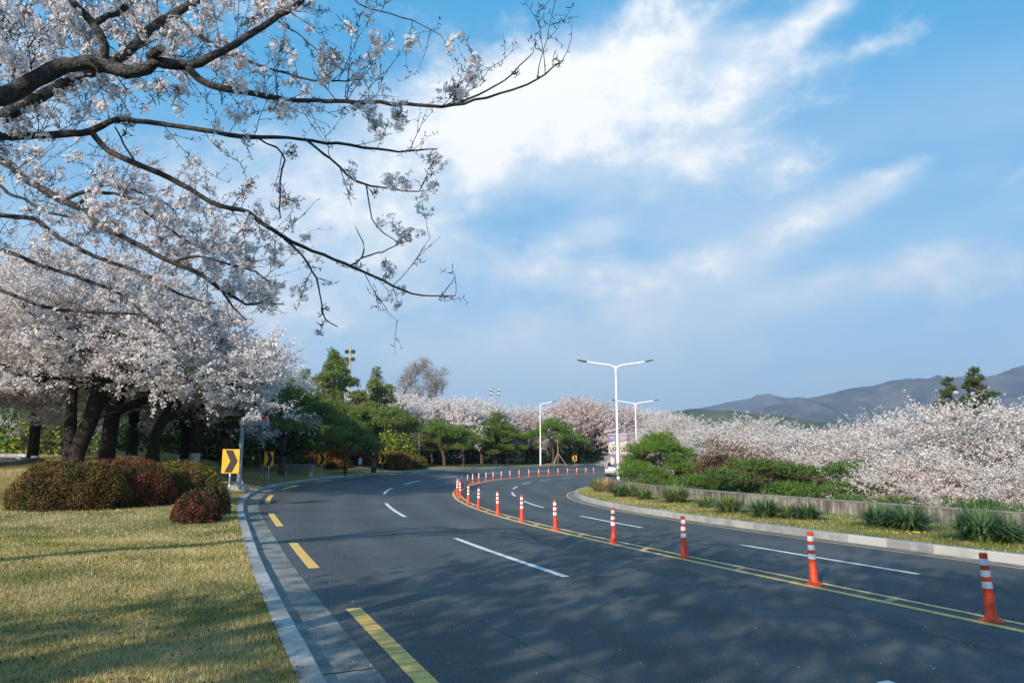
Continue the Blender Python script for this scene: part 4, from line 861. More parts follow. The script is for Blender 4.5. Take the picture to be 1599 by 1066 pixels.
for (px_, D, s, rz_, k, lb) in [(441, 40, 1.0, .3, 0, 'wide flat-topped pine with dark bent trunk right of the second chevron sign'), (350, 36, .95, 2.0, 0, 'flat dark pine spreading over the blue-grey lamp pole'), (540, 50, .82, 1.1, 1, 'small dark umbrella pine on the lawn right of the third chevron sign'), (584, 57, 1.15, 4.0, 0, 'broad pine with reddish limbs beside the fourth chevron sign'), (505, 56, 1.1, .9, 0, 'pine with twin dark stems behind the third chevron sign'),
                                (694, 78, 1.15, .2, 2, 'umbrella pine with stout pale trunk near the dark slope'), (675, 80, .9, 3.3, 1, 'small pine with a leaning thin trunk left of the pale-trunked one'), (724, 80, 1.05, 2.4, 1, 'umbrella pine nearest the tight bend of posts'), (752, 90, 1.25, .8, 2, 'pine with slanting trunk between bend and triangular sign'), (768, 98, 1.2, 2.0, 1, 'pine standing just left of the triangular sign'), (793, 92, 1.2, 5.0, 2, 'pine with bare orange trunk right of the triangular sign'),
                                (863, 97, 1.35, 1.5, 2, 'pine with twin pale stems right of the single-arm lamp'), (895, 104, 1.1, 4.4, 1, 'low pine behind the fifth chevron sign')]:
    gplant('pine_tree', umb[k], px_, D, s, lb, rz=rz_, group=G4)
G5 = 'tall conifers behind the bank'
for (px_, D, s, sz, k, lb) in [(515, 76, 1.15, 1.18, 0, 'tallest conifer, left of the green lamp mast'), (585, 84, 1.0, 1.28, 1, 'rounder conifer standing alone right of the green lamp mast'), (470, 84, 1.1, 1.15, 1, 'pale green conifer at the end of the white cherry branches'), (775, 92, .95, .68, 0, 'dark pyramidal pine among the far cherry trees'), (640, 92, .9, .62, 0, 'brownish-green conifer below the bare tree'), (450, 70, 1.0, .85, 0, 'green conifer left of the tallest one')]:
    gplant('conifer', tall[k], px_, D, (s, s, sz), lb, group=G5)
for (px_, D, s, sz, lb) in [(1492, 66, .8, 1.22, 'left one of the two dark spruces rising over the white cherry'), (1536, 62, 1.0, 1.26, 'right, fuller one of the two dark spruces over the white cherry')]:
    p = P(px_, 715, D); plant('spruce', spruce, (p.x, D, -2.8), rng.uniform(0, 6), (s, s, sz), label=lb, group='dark spruces over the park')
# leaning pine stems on the left bank
for (px_, D, lean, lb, sc) in [(243, 29, (1.3, 0), 'dark pine with two trunks leaning right behind the bushes', 1.0), (304, 32, (.3, .2), 'pine with a pale wrapped lower trunk under the white cherry', 1.0), (205, 33, (-.2, .1), 'straight dark pine between forked cherry and leaning pine', 1.1)]:
    v = pine_variant(int(px_), Rr=2.8, H=4.3, z0=3.2, pads=13, per=420, lean=lean, rt=.22, padr=(.7, 1.1), bark='bark'); e = gplant('pine_tree', v, px_, D, sc, lb, rz=0, group='pines on the left bank')
    if px_ == 304:
        m = MB(); m.lathe([(.235, -.2), (.23, .15), (.215, .42)], (0, 0, 0), 14); link('trunk_wrap', m.mesh('trunk_wrap', MAT['kerb_stone'], smooth=True), e)
    if px_ == 243:
        m = MB(); m.tube([(-.35, .1, -.3), (-.3, .1, .8), (.2, 0, 2.0), (.9, 0, 3.4)], [.17, .14, .12, .08], 9); link('trunk', m.mesh('trunk', MAT['bark'], smooth=True), e)
# the bright pine and the low spreading ones behind the wall
def rp(s, off, z): x, y = at(s, -off); return (float(x), float(y), z)
plant('pine_tree', round_p, rp(35.5, 12.0, -.9), .4, (.92, .92, .98), label='bright green cloud-shaped pine right of the banner lamp', group='pines behind the wall')
low = [pine_variant(81, Rr=2.6, H=1.9, z0=.45, pads=15, per=420, mat='wall_pine', shape='low', padr=(.45, .85), thick=.3, rt=.13, tuft=.17), pine_variant(82, Rr=2.4, H=1.6, z0=.35, pads=13, per=420, mat='wall_pine', shape='low', padr=(.45, .85), thick=.3, rt=.12, tuft=.17)]
for (s, off, z, sc, lb) in [(34, 10.9, -.35, .8, 'low spreading pine at the foot of the bright cloud-shaped one'), (29.5, 11.3, -.5, .95, 'first of the long low pines along the wall, right of the cloud-shaped one'), (25, 11.8, -.4, 1.05, 'low pine behind the middle of the wall with rusty shrubs above'), (20.5, 12.0, -.35, 1.05, 'low pine along the wall below the creamy cherries'), (17.5, 13.3, -.1, 1.3, 'highest of the low wall pines, left of the big white cherry'), (13.8, 13.2, -.1, .85, 'raised low pine in front of the white cherry, near the wall joint')]:
    plant('low_pine', low[int(s) % 2], rp(s, off, z), rng.uniform(0, 6), (sc, sc, sc), label=lb, cat='pine', group='low spreading pines along the wall')
for (s, off, lb) in [(7.5, 10.6, 'low bright green bush on the wall at the right end'), (5.0, 10.8, 'low green bush cut by the right edge above the wall')]:
    plant('low_pine', low[0], rp(s, off, -.75), rng.uniform(0, 6), (.8, .55, .75), label=lb, cat='pine', group='low bushes at the right end')

# ------------------------------------------------------------------ bare tree, saplings
rng = np.random.default_rng(5)
att = []
while len(att) < 420:
    u = rng.uniform(-1, 1, 3)
    if (u ** 2).sum() < (.45 + .55 * (math.sin(3.1 * u[0] + 2 * u[2]) * math.cos(4 * u[1] + 1)) ** 2) and (u ** 2).sum() > .1 and rng.random() < .8 + .2 * u[2]: att.append((u[0] * 4.6, u[1] * 3.5, 10.5 + u[2] * 4.6))
att = np.array(att); lines, A, rad = grow(att, [[(0, 0, -.5), (.2, 0, 3), (.1, .1, 6.5)]], tip=.016, step=.6, lift=.01); lines = scale_radii(lines, .24, 3)
tw = [(np.array([a, a + d * .5, a + d]), np.array([.012, .009, .005])) for a in att for d in (unit(4) * .6 + np.array([0, 0, .35]))]
Vt, Ft = tubes_np(tw, 3); cl = np.concatenate([a + rng.normal(0, .35, (26, 3)) for a in att]); V, I = cards(cl, .10, k=1)
gplant('bare_tree', tree_mesh(lines, MAT['pale_bark'], 'trunk') + [('twigs', npmesh('twigs', Vt, 4, Ft, MAT['pale_bark'])), ('buds', npmesh('buds', V, 4, I, MAT['bare_buds']))], 657, 104, 1.05, 'tall nearly bare greyish tree above the far cherries')
for i, (px_, D, hgt, lb) in enumerate([(653, 76, 5.0, 'slim pale trunk with sparse brown twigs beside the dark slope')]):
    p = P(px_, 715, D); e = empty('young_tree', (p.x, D, zL(p.x, D)), label=lb, cat='tree')
    m = MB(); m.tube([(0, 0, -.3), (.05, 0, 1.6), (.12, 0, 3.2), (.25, 0, hgt)], [.17, .15, .12, .05], 8); link('trunk', m.mesh('trunk', MAT['pale_bark'], smooth=True), e)
    ls = []
    for k in range(46):
        h = rng.uniform(2.0, hgt); d = unit(1)[0]; d[2] = abs(d[2]) * .5; b = np.array([.1, 0, h]); ls.append((np.array([b, b + d * .6, b + d * 1.3 + [0, 0, .2]]), np.array([.03, .02, .008])))
    Vt, Ft = tubes_np(ls, 4); link('branches', npmesh('branches', Vt, 4, Ft, MAT['pale_bark']), e, kind='stuff')
    cl = np.concatenate([l[0][1:] + rng.normal(0, .25, (2, 3)) for l in ls for _ in range(10)]); V, I = cards(cl, .11, k=1); link('leaves', npmesh('leaves', V, 4, I, MAT['brown_twigs']), e, kind='stuff')
p = P(641, 715, 100)
for (px_, D, w, h, lb) in [(612, 96, 3.6, 7.0, 'brown leafless thicket tree right of the round conifer'), (636, 88, 2.6, 5.5, 'brown twiggy shrub tree above the dark slope'), (597, 100, 2.4, 8.2, 'reddish-brown twiggy crown just under the round conifer')]:
    p = P(px_, 715, D); shrub('brown_tree', (p.x, D, zL(p.x, D)), w, w, h, 'brown_twigs', 5200, .16, lb, cat='tree', boxy=2.0, twig=120, rough=.16, part='twigs')

# ------------------------------------------------------------------ clipped azalea bushes on the lawn
def gz(px_, D): p = P(px_, 715, D); return (p.x, D, zL(p.x, D))
rng = np.random.default_rng(77)
GA = 'clipped bushes on the near lawn'
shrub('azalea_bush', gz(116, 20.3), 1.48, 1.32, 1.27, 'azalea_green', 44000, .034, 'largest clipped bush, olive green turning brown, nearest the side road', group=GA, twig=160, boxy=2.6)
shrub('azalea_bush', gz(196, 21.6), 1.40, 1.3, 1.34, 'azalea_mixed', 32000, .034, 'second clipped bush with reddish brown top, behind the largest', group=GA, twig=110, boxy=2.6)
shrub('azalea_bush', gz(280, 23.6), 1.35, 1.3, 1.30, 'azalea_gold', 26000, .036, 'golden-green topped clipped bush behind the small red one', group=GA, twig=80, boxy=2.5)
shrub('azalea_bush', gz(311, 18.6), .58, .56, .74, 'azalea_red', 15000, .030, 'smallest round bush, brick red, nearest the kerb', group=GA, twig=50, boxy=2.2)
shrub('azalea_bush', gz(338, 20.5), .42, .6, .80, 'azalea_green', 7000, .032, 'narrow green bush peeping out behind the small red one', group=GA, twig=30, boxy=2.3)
# hedges and thickets
for (px_, D, w, d_, h, mat, n, lf, lb, nm) in [
    (515, 60, 1.7, 1.2, 1.5, 'orange_hedge', 9000, .07, 'rusty hedge bush left of the white notice sign', 'hedge_bush'), (480, 57, 1.3, 1.2, 1.3, 'azalea_red', 6000, .07, 'rusty hedge bush under the third chevron sign', 'hedge_bush'), (548, 62, 1.6, 1.2, 1.3, 'azalea_red', 8000, .07, 'dark red hedge bush behind the white notice sign', 'hedge_bush'),
    (505, 64, 2.3, 1.6, 5.0, 'yellow_green_leaves', 11000, .12, 'tall yellow-green tree crown between wide pine and broad reddish pine', 'leafy_shrub'), (455, 60, 3.0, 1.6, 5.0, 'green_leaves', 12000, .12, 'green crown behind the wide flat-topped pine', 'leafy_shrub'), (600, 78, 3.4, 1.8, 6.6, 'green_leaves', 14000, .13, 'green crown below the round conifer', 'leafy_shrub'), (552, 80, 3.2, 1.8, 6.2, 'green_leaves', 12000, .13, 'green crown at the foot of the tallest conifer', 'leafy_shrub'),
    (613, 66, 1.7, 1.4, 1.6, 'orange_hedge', 9000, .08, 'orange hedge bush right of the fourth chevron sign', 'hedge_bush'), (638, 69, 1.7, 1.4, 1.3, 'azalea_gold', 8000, .08, 'yellowish end bush of the orange hedge', 'hedge_bush'),
    (505, 66, 3.4, 1.6, 3.6, 'yellow_green_leaves', 13000, .13, 'sunlit yellow-green shrub behind the rusty hedge', 'leafy_shrub'), (560, 69, 3.2, 1.6, 3.4, 'yellow_green_leaves', 13000, .13, 'sunlit yellow shrub behind the white notice sign', 'leafy_shrub'), (612, 74, 2.4, 1.6, 3.4, 'yellow_green_leaves', 9000, .13, 'yellow-green shrub behind the orange hedge', 'leafy_shrub')]:
    p = P(px_, 715, D); shrub(nm, (p.x, D, zL(p.x, D)), w, d_, h, mat, n, lf, lb, group=None, twig=50, rough=.08)
for (px_, D, w, h, mat, n) in [(40, 50, 5.5, 3.2, 'green_leaves', 14000), (130, 48, 5, 3.0, 'yellow_green_leaves', 13000), (215, 47, 4.5, 2.8, 'green_leaves', 13000), (290, 46, 4.5, 3.0, 'green_leaves', 12000), (-40, 55, 6, 4, 'dark_leaves', 12000)]:
    p = P(px_, 715, D); shrub('leafy_shrub', (p.x, D, zL(p.x, D) - .2), w, 2.2, h, mat, n, .13, {40: 'green shrub mass behind the thin trunks at the left edge', 130: 'yellow-green sunlit shrub behind the forked cherry trunk', 215: 'green shrub mass left of the leaning pine', 290: 'green shrub mass behind the wrapped trunk', -40: 'dark shrub mass cut by the left edge'}[px_], twig=30, rough=.1)
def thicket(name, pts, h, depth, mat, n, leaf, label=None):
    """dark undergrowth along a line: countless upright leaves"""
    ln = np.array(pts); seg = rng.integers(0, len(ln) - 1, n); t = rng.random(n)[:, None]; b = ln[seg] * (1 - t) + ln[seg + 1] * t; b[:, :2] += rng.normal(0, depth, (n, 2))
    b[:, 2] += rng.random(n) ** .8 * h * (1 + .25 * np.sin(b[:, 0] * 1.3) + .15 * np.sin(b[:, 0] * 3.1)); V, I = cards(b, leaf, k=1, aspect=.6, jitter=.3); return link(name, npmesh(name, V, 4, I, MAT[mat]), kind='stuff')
def gp(px_, D): p = P(px_, 715, D); return (p.x, D, zL(p.x, D))
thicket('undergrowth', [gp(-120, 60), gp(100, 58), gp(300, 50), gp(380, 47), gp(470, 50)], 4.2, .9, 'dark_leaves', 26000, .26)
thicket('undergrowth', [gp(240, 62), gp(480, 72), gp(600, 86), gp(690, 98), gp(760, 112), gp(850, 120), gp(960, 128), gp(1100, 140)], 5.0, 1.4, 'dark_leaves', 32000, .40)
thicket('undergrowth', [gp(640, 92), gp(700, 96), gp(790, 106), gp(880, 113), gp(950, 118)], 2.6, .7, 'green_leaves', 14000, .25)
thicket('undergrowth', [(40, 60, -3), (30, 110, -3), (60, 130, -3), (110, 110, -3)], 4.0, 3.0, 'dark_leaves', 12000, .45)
thicket('undergrowth', [rp(34, 14.5, -1.6), rp(24, 15, -1.6), rp(12, 15, -1.6), rp(2, 15, -1.6)], 1.7, 1.0, 'brown_twigs', 13000, .09)
thicket('undergrowth', [rp(37, 16, -1.4), rp(44, 17, -1.6), rp(54, 16, -1.6)], 4.4, 1.2, 'green_leaves', 12000, .14)
for (s, off, w, h, lb) in [(30, 14.2, 1.7, 3.4, 'tall rusty brown shrub behind the bright pine'), (26, 14.6, 1.6, 2.9, 'rusty brown shrub left of the park cherries'), (22, 14.5, 1.5, 2.2, 'low rusty shrub below the creamy cherry')]:
    shrub('rusty_shrub', rp(s, off, -1.0), w, w, h, 'brown_twigs', 6500, .085, lb, twig=80, rough=.14, part='twigs')

# ------------------------------------------------------------------ post-mounted delineators on the centre line
def xz(r0, z0, r1, z1): return [(r0, z0), (r1, z1)]
PH = .74
prf = lambda z: .060 - .020 * (z / PH)
def make_post():
    e = empty('delineator_post', cat='post')
    m = MB(); m.lathe([(.075, .03), (.066, .055), (prf(.06), .07), (prf(.36), .36)] + [(prf(z), z) for z in (.5, .62, .70)] + [(.042, .705), (.043, .735), (.035, PH)], n=14); link('post_body', m.mesh('post_body', MAT['orange_plastic'], smooth=True), e)
    m = MB(); m.lathe([(.125, 0), (.125, .014), (.11, .022), (.078, .032), (.07, .04)], n=16); fl = link('base_flange', m.mesh('base_flange', MAT['orange_plastic'], smooth=True), e)
    for k in range(4):
        a = math.pi / 4 + k * math.pi / 2; m = MB(); m.lathe([(.011, 0), (.011, .008), (.006, .010)], (.098 * math.cos(a), .098 * math.sin(a), .020), 6); link('bolt', m.mesh('bolt', MAT['dark_metal']), fl)
    for z0, z1 in ((.61, .68), (.485, .555), (.36, .43)):
        m = MB(); m.lathe([(prf(z0) + .0005, z0 - .001), (prf(z0) + .003, z0), (prf(z1) + .003, z1), (prf(z1) + .0005, z1 + .001)], n=14); link('reflective_band', m.mesh('reflective_band', MAT['reflective_white'], smooth=True), e)
    return e
proto = make_post()
near_lab = ['nearest orange delineator post, at the right edge, slightly tilted', 'second orange post from the right edge, with dark scuffs on its lower body', 'third orange post from the right edge', 'fourth orange post from the right edge, left of the first yellow stud pair', 'fifth orange post counted from the right edge', 'sixth orange post counted from the right edge', 'orange post beside the white dash of the far carriageway', 'orange post halfway between the bend and the white dash', 'second orange post on the near side of the tight bend', 'orange post where the double yellow line turns, near side']
gp0 = 'orange posts along the double yellow line'
s_prev = s_of(*CP[0])
sp_list = [s_of(*c) for c in CP]
_ix = np.arange(len(sp_list)); _ft = np.polyval(np.polyfit(_ix, sp_list, 3), _ix); sp_list = [float(a) if i < 9 else float(.15 * a + .85 * b) for i, (a, b) in enumerate(zip(sp_list, _ft))]
cnt = len(sp_list)
for i, s in enumerate(sp_list):
    o = proto if i == 0 else copy_tree(proto); x, y, h = C_(s); o.location = (float(x), float(y), .0); o.rotation_euler = (float(rng.normal(0, .022)), float(rng.normal(0, .022)), float(-h + rng.normal(0, 1.5)))
    if i == 0: o.rotation_euler = (0, -.035, .3)
    lb = near_lab[i] if i < len(near_lab) else None
    if lb is None:
        k = cnt - 1 - i; words_ = ['first', 'second', 'third', 'fourth', 'fifth', 'sixth', 'seventh', 'eighth', 'ninth', 'tenth', 'eleventh', 'twelfth', 'thirteenth', 'fourteenth', 'fifteenth', 'sixteenth', 'seventeenth', 'eighteenth', 'nineteenth', 'twentieth', 'twenty-first']
        lb = 'far orange post, ' + words_[k] + ' from the parked-looking car towards the bend' if k < 16 else 'orange post bunched in the tight bend, ' + ['leftmost', 'second from left', 'third from left', 'fourth from left', 'fifth from left'][min(i - len(near_lab), 4)]
    tag(o, lb.replace('parked-looking ', 'silver '), 'post', gp0)
# one more at the bottom right beyond the frame edge line is not seen; raised studs between posts
def make_stud():
    e = empty('road_stud', cat='road stud'); m = MB(); m.box((0, 0, .010), (.11, .11, .02), taper=.72); link('stud_base', m.mesh('stud_base', MAT['stud_grey']), e)
    m = MB(); m.box((0, -.050, .013), (.085, .018, .014), taper=.9); link('reflector', m.mesh('reflector', MAT['stud_yellow']), e); return e
st = make_stud()
sl = ['yellow road stud between the two nearest posts', 'yellow road stud between second and third posts', 'yellow road stud between third and fourth posts', 'yellow road stud between fourth and fifth posts', 'yellow road stud between fifth and sixth posts', 'yellow road stud left of the sixth post', 'yellow road stud right of the eighth post', 'yellow road stud next to the eighth post', 'yellow road stud in the start of the bend', 'yellow road stud deep in the bend']
for i in range(10):
    s = (sp_list[i] + sp_list[i + 1]) / 2; x, y, h = C_(s); o = st if i == 0 else copy_tree(st); xx, yy = at(s, .02); o.location = (float(xx), float(yy), .001); o.rotation_euler = (0, 0, -float(h)); tag(o, sl[i], 'road stud', 'yellow studs inside the double line')
# crumbs of asphalt and soil along the back yellow line
n = 2600; s = rng.uniform(-2, 30, n); off = -.26 + rng.normal(0, .05, n) - abs(rng.normal(0, .03, n)); x, y = at(s, off); V, I = cards(np.stack([x, y, np.full(n, .006)], 1), .022, k=1, flat=3.0, jitter=.1)
V[:, 2] = np.clip(V[:, 2], .002, .02); link('asphalt_crumbs', npmesh('asphalt_crumbs', V, 4, I, MAT['twig_core']), kind='stuff')

# ------------------------------------------------------------------ street lamps
def lamp(px_, D, base_z, h, arms, label, rz=0.0, scale=1.0, banner=False):
    p = P(px_, 715, D); e = empty('street_lamp', (p.x, D, base_z), rz, label=label, cat='street lamp', group='white street lamps')
    r0 = .105; m = MB(); m.tube([(0, 0, 0), (0, 0, h * .27), (0, 0, h * .28), (0, 0, h)], [r0, r0 * .98, r0 * .78, r0 * .5], 14); link('pole', m.mesh('pole', MAT['white_metal'], smooth=True), e)
    m = MB(); m.box((0, 0, .02), (.36, .36, .03)); link('base_plate', m.mesh('base_plate', MAT['galvanised']), e)
    for sg in arms:
        L = 2.45 * scale; m = MB()
        pts = [(sg * .0, 0, h - .25), (sg * .12, 0, h - .06), (sg * .4, 0, h + .06), (sg * 1.0 * scale, 0, h + .14), (sg * (L - .5), 0, h + .28)]
        m.tube(smooth_line(pts, seg=.2)[:, :3], [.06 - .025 * k / 40 for k in range(len(smooth_line(pts, seg=.2)))], 10); link('arm', m.mesh('arm', MAT['white_metal'], smooth=True), e)
        a = Vector((sg * (L - .55), 0, h + .285)); b = Vector((sg * (L + .05), 0, h + .40)); m = MB(); vs = []
        for q, w, t in ((a, .08, .045), (a.lerp(b, .3), .15, .05), (b, .12, .025)):
            vs += [(q.x, q.y - w, q.z - t), (q.x, q.y + w, q.z - t), (q.x, q.y + w * .8, q.z + t), (q.x, q.y - w * .8, q.z + t)]
        m.add(vs, [(k + j, k + (j + 1) % 4, k + 4 + (j + 1) % 4, k + 4 + j) for k in (0, 4) for j in range(4)] + [(3, 2, 1, 0), (8, 9, 10, 11)]); hd = link('lamp_head', m.mesh('lamp_head', MAT['dark_metal']), e)
    return e
lp = lamp(965, 45, .2, 7.55, (-1, 1), 'nearest double-arm white street lamp carrying two purple banners')
lamp(994.5, 72, -.2, 7.6, (-1, 1), 'farther double-arm white street lamp rising behind the bright pine')
lamp(844, 88, zL(P(844, 715, 88).x, 88), 7.7, (1,), 'single-arm white street lamp at the far kerb', scale=.85)
# two banners hung on the nearest lamp
def banner(sx, cloth, label):
    H0, H1 = 2.55, .75     # top, bottom tip above the lamp base
    e = empty('banner', (lp.location.x, lp.location.y, lp.location.z), 0, label=label, cat='banner', group='purple banners on the lamp pole')
    w = .52; o = .10; pts = []
    poly = [(o, H0 + .55), (o + w, H0 + .55), (o + w - .06, 2.2), (o + w - .12, 1.55), (o + w - .22, 1.25), (o, .95)]
    poly = [(sx * a, z) for a, z in poly]; poly = poly if sx > 0 else poly[::-1]
    m = MB(); m.prism(poly[::-1], -.006, .006); link('cloth', m.mesh('cloth', MAT[cloth]), e)
    m = MB(); m.tube([(sx * .04, 0, H0 + .57), (sx * (o + w + .02), 0, H0 + .57)], .016, 8); link('hanger', m.mesh('hanger', MAT['white_metal']), e)
    def patch(nm, q, mat_, dy=-.009):
        q = [(sx * (o + a), z) for a, z in q] if sx > 0 else [(-(o + w - a), z) for a, z in q]
        m = MB(); m.prism(q, dy, dy + .002); link(nm, m.mesh(nm, MAT[mat_]), e)
    patch('printed_cloud', [(.03, 2.55), (.22, 2.62), (.46, 2.70), (.46, 2.50), (.24, 2.45), (.06, 2.30)], 'cream_cloth')
    patch('printed_panel', [(.01, 2.40), (.49, 2.42), (.46, 1.88), (.06, 1.88)], 'cream_cloth', -.0085)
    patch('printed_sweep', [(.16, 1.72), (.38, 1.60), (.40, 1.34), (.22, 1.16), (.12, 1.30)] if sx < 0 else [(.06, 1.40), (.12, 1.55), (.26, 1.72), (.22, 1.55)], 'cream_cloth')
    for k in range(2):
        c = bpy.data.curves.new('lettering', 'FONT'); c.body = 'VR'[k]; c.size = .52; c.extrude = .002; ob = bpy.data.objects.new('lettering', c)
        dg = bpy.context.evaluated_depsgraph_get(); COL.objects.link(ob); me = bpy.data.meshes.new_from_object(ob.evaluated_get(bpy.context.evaluated_depsgraph_get())); bpy.data.objects.remove(ob)
        me.materials.clear(); me.materials.append(MAT['dark_cloth']); q = link('lettering', me, e); q.rotation_euler = (R(90), 0, 0); x0 = o + .02 + k * .24; q.location = ((x0 if sx > 0 else -(o + w) + .05 + k * .24), -.0135, 1.95)
    for k, (a, b) in enumerate([(.13, .17), (.20, .30), (.32, .42)]): patch('printed_mark', [(a, 2.90), (a, 2.96), (b, 2.96), (b, 2.90)], 'cream_cloth')
    patch('printed_mark', [(.13, 2.82), (.13, 2.85), (.43, 2.85), (.43, 2.82)], 'cream_cloth')
banner(-1, 'purple_cloth', 'purple and cream banner left of the lamp pole reading VR'); banner(1, 'pink_cloth', 'mauve pink banner right of the lamp pole reading VR')
e = lp; m = MB(); m.tube([(-.05, 0, 3.42), (-.85, .0, 3.28)], .018, 8); link('flag_bracket', m.mesh('flag_bracket', MAT['white_metal']), e)

# lamp arm that reaches in at the right edge
e = empty('street_lamp', tuple(P(1660, 715, 30).xy) + (-2.2,), 0, label='white curved lamp arm reaching in from the right edge over the cherries', cat='street lamp')
m = MB(); m.tube([(0, 0, 0), (0, 0, 4.0), (0, 0, 5.3)], [.09, .07, .06], 10); link('pole', m.mesh('pole', MAT['white_metal'], smooth=True), e)
m = MB(); m.tube(smooth_line([(0, 0, 5.3), (-.25, 0, 5.55), (-1.4, 0, 5.62), (-2.9, 0, 5.95)], seg=.2)[:, :3], .035, 8); link('arm', m.mesh('arm', MAT['white_metal'], smooth=True), e)

# ------------------------------------------------------------------ chevron signs
def chevron(px_, D, row_top, wpx, hpx, label, tilt=0.0, bands=1, yaw=0.0):
    p = P(px_, 715, D); zg = zL(p.x, D); w = wpx * D / F; h = hpx * D / F; zt = P(px_, row_top, D).z
    e = empty('chevron_sign', (p.x, D, zg), yaw, label=label, cat='road sign', group='yellow chevron signs along the outer kerb')
    zb = zt - h - zg; m = MB(); m.box((0, 0, zb + h / 2), (w, .012, h)); link('sign_panel', m.mesh('sign_panel', MAT['sign_yellow']), e)
    a = w / 2 * .84; b = h / 2 * .93; t = w * .42; c0 = zb + h / 2
    poly = [(-a * .80, c0 + b), (-a * .80 + t * 1.05, c0 + b), (a, c0), (-a * .80 + t * 1.05, c0 - b), (-a * .80, c0 - b), (a - t * 1.05, c0)]
    m = MB(); m.prism(poly[::-1], -.010, -.0065); link('arrow', m.mesh('arrow', MAT['sign_black']), e)
    m = MB(); m.tube([(0, .03, -.3), (0, .03, zb + h * .9)], .030, 10); link('sign_post', m.mesh('sign_post', MAT['galvanised'], smooth=True), e)
    for k in range(bands):
        m = MB(); m.tube([(0, .03, zb - .10 - .34 * k), (0, .03, zb - .02 - .34 * k)], .032, 10); link('reflective_band', m.mesh('reflective_band', MAT['reflective_white'], smooth=True), e)
    e.rotation_euler = (0, tilt, yaw); return e
chevron(360.5, 23.6, 701, 26.5, 36.5, 'largest chevron sign, nearest, standing beside the clipped bushes', 0, 2)
chevron(420, 33.5, 705, 14, 22, 'second chevron sign from the left, in front of the pale bench')
chevron(502.5, 41, 707.5, 12, 17, 'third chevron sign from the left, against the rusty hedge')
chevron(597.5, 58, 709, 10.5, 13, 'fourth chevron sign from the left, against the orange hedge')
chevron(897, 96, 711, 7, 8, 'smallest chevron sign, far away between lamp and banner')

# ------------------------------------------------------------------ blue-grey pole with a warning light bar
p = P(375.5, 715, 29.5); zg = zL(p.x, 29.5)
e = empty('warning_light_pole', (p.x, 29.5, zg), 0, label='blue-grey pole with a blue, white and red light bar under the pine', cat='beacon pole')
m = MB(); m.box((0, 0, .06), (.75, .6, .28), taper=.86); link('footing', m.mesh('footing', MAT['kerb_stone']), e)
m = MB(); m.box((0, 0, .215), (.42, .42, .03)); link('base_plate', m.mesh('base_plate', MAT['blue_grey_paint']), e)
for sx, sy in ((1, 0), (-1, 0), (0, 1), (0, -1)):
    m = MB(); m.prism([(.08, .23), (.20, .23), (.08, .48)], -.008, .008); g = link('gusset', m.mesh('gusset', MAT['blue_grey_paint']), e); g.rotation_euler = (0, 0, math.atan2(sy, sx))
zt = P(378, 664, 29.5).z - zg
m = MB(); m.tube([(0, 0, .2), (0, 0, zt)], [.10, .085], 14); link('pole', m.mesh('pole', MAT['blue_grey_paint'], smooth=True), e)
m = MB(); m.box((.5, 0, zt + .13), (1.15, .32, .26)); link('cabinet', m.mesh('cabinet', MAT['blue_grey_paint']), e)
for x0, x1, mt_ in ((.05, .42, 'blue_lens'), (.43, .62, 'reflective_white'), (.63, 1.05, 'red_lens')):
    m = MB(); m.box(((x0 + x1) / 2, -.0, zt + .33), (x1 - x0, .28, .13), taper=.86); link('lamp_lens', m.mesh('lamp_lens', MAT[mt_]), e)
# thin white pole deep behind the trunks
p = P(172, 715, 44); e = empty('white_pole', (p.x, 44, zL(p.x, 44)), 0, label='slim white pole seen between the dark trunks', cat='pole'); m = MB(); m.tube([(0, 0, 0), (0, 0, 3.6)], [.09, .07], 10); link('shaft', m.mesh('shaft', MAT['white_metal'], smooth=True), e); m = MB(); m.lathe([(.15, 0), (.15, .04), (.09, .06)], n=10); link('base_plate', m.mesh('base_plate', MAT['galvanised']), e)

# bench of pale slats under the wide pine
p = P(447, 715, 43); e = empty('bench', (p.x, 43, zL(p.x, 43) + .0), -.10, label='long low bench of pale weathered slats under the wide pine', cat='bench')
for k in range(3): m = MB(); m.box((0, -.16 + .16 * k, .43), (3.6, .12, .04)); link('seat_slat', m.mesh('seat_slat', MAT['wood_grey']), e)
for k in range(2): m = MB(); m.box((0, .26, .60 + .15 * k), (3.6, .035, .10)); link('back_slat', m.mesh('back_slat', MAT['wood_grey']), e)
for x in (-1.6, 0, 1.6): m = MB(); m.box((x, 0, .2), (.07, .42, .40)); m.box((x, .23, .55), (.07, .05, .5)); link('leg', m.mesh('leg', MAT['kerb_stone']), e)

# small signs
p = P(563, 715, 56); e = empty('notice_sign', (p.x, 56, zL(p.x, 56)), 0, label='small white notice sign on a thin post before the dark red hedge', cat='sign')
m = MB(); m.tube([(-.16, 0, -.2), (-.16, 0, 1.15)], .022, 8); link('post', m.mesh('post', MAT['galvanised']), e); m = MB(); m.box((0, -.03, .93), (.26, .015, .5)); link('panel', m.mesh('panel', MAT['reflective_white']), e)
p = P(771, 715, 93); e = empty('triangular_sign', (p.x, 93, zL(p.x, 93)), 0, label='grey back of a small triangular sign on a post among the far pines', cat='road sign')
m = MB(); m.tube([(0, 0, -.2), (0, 0, 1.8)], .05, 8); link('post', m.mesh('post', MAT['galvanised']), e); m = MB(); m.prism([(-.32, 1.55), (0, 1.15), (.32, 1.55), (0, 2.05)][::-1], -.06, -.04); link('panel', m.mesh('panel', MAT['galvanised']), e)
p = P(871, 715, 95); e = empty('staked_sapling', (p.x, 95, zL(p.x, 95)), 0, label='young tree trunk propped by slanting stakes among the far pines', cat='tree')
m = MB(); m.tube([(0, 0, -.2), (.03, 0, 1.6), (0, 0, 3.4)], [.11, .09, .05], 8); link('trunk', m.mesh('trunk', MAT['pale_bark'], smooth=True), e)
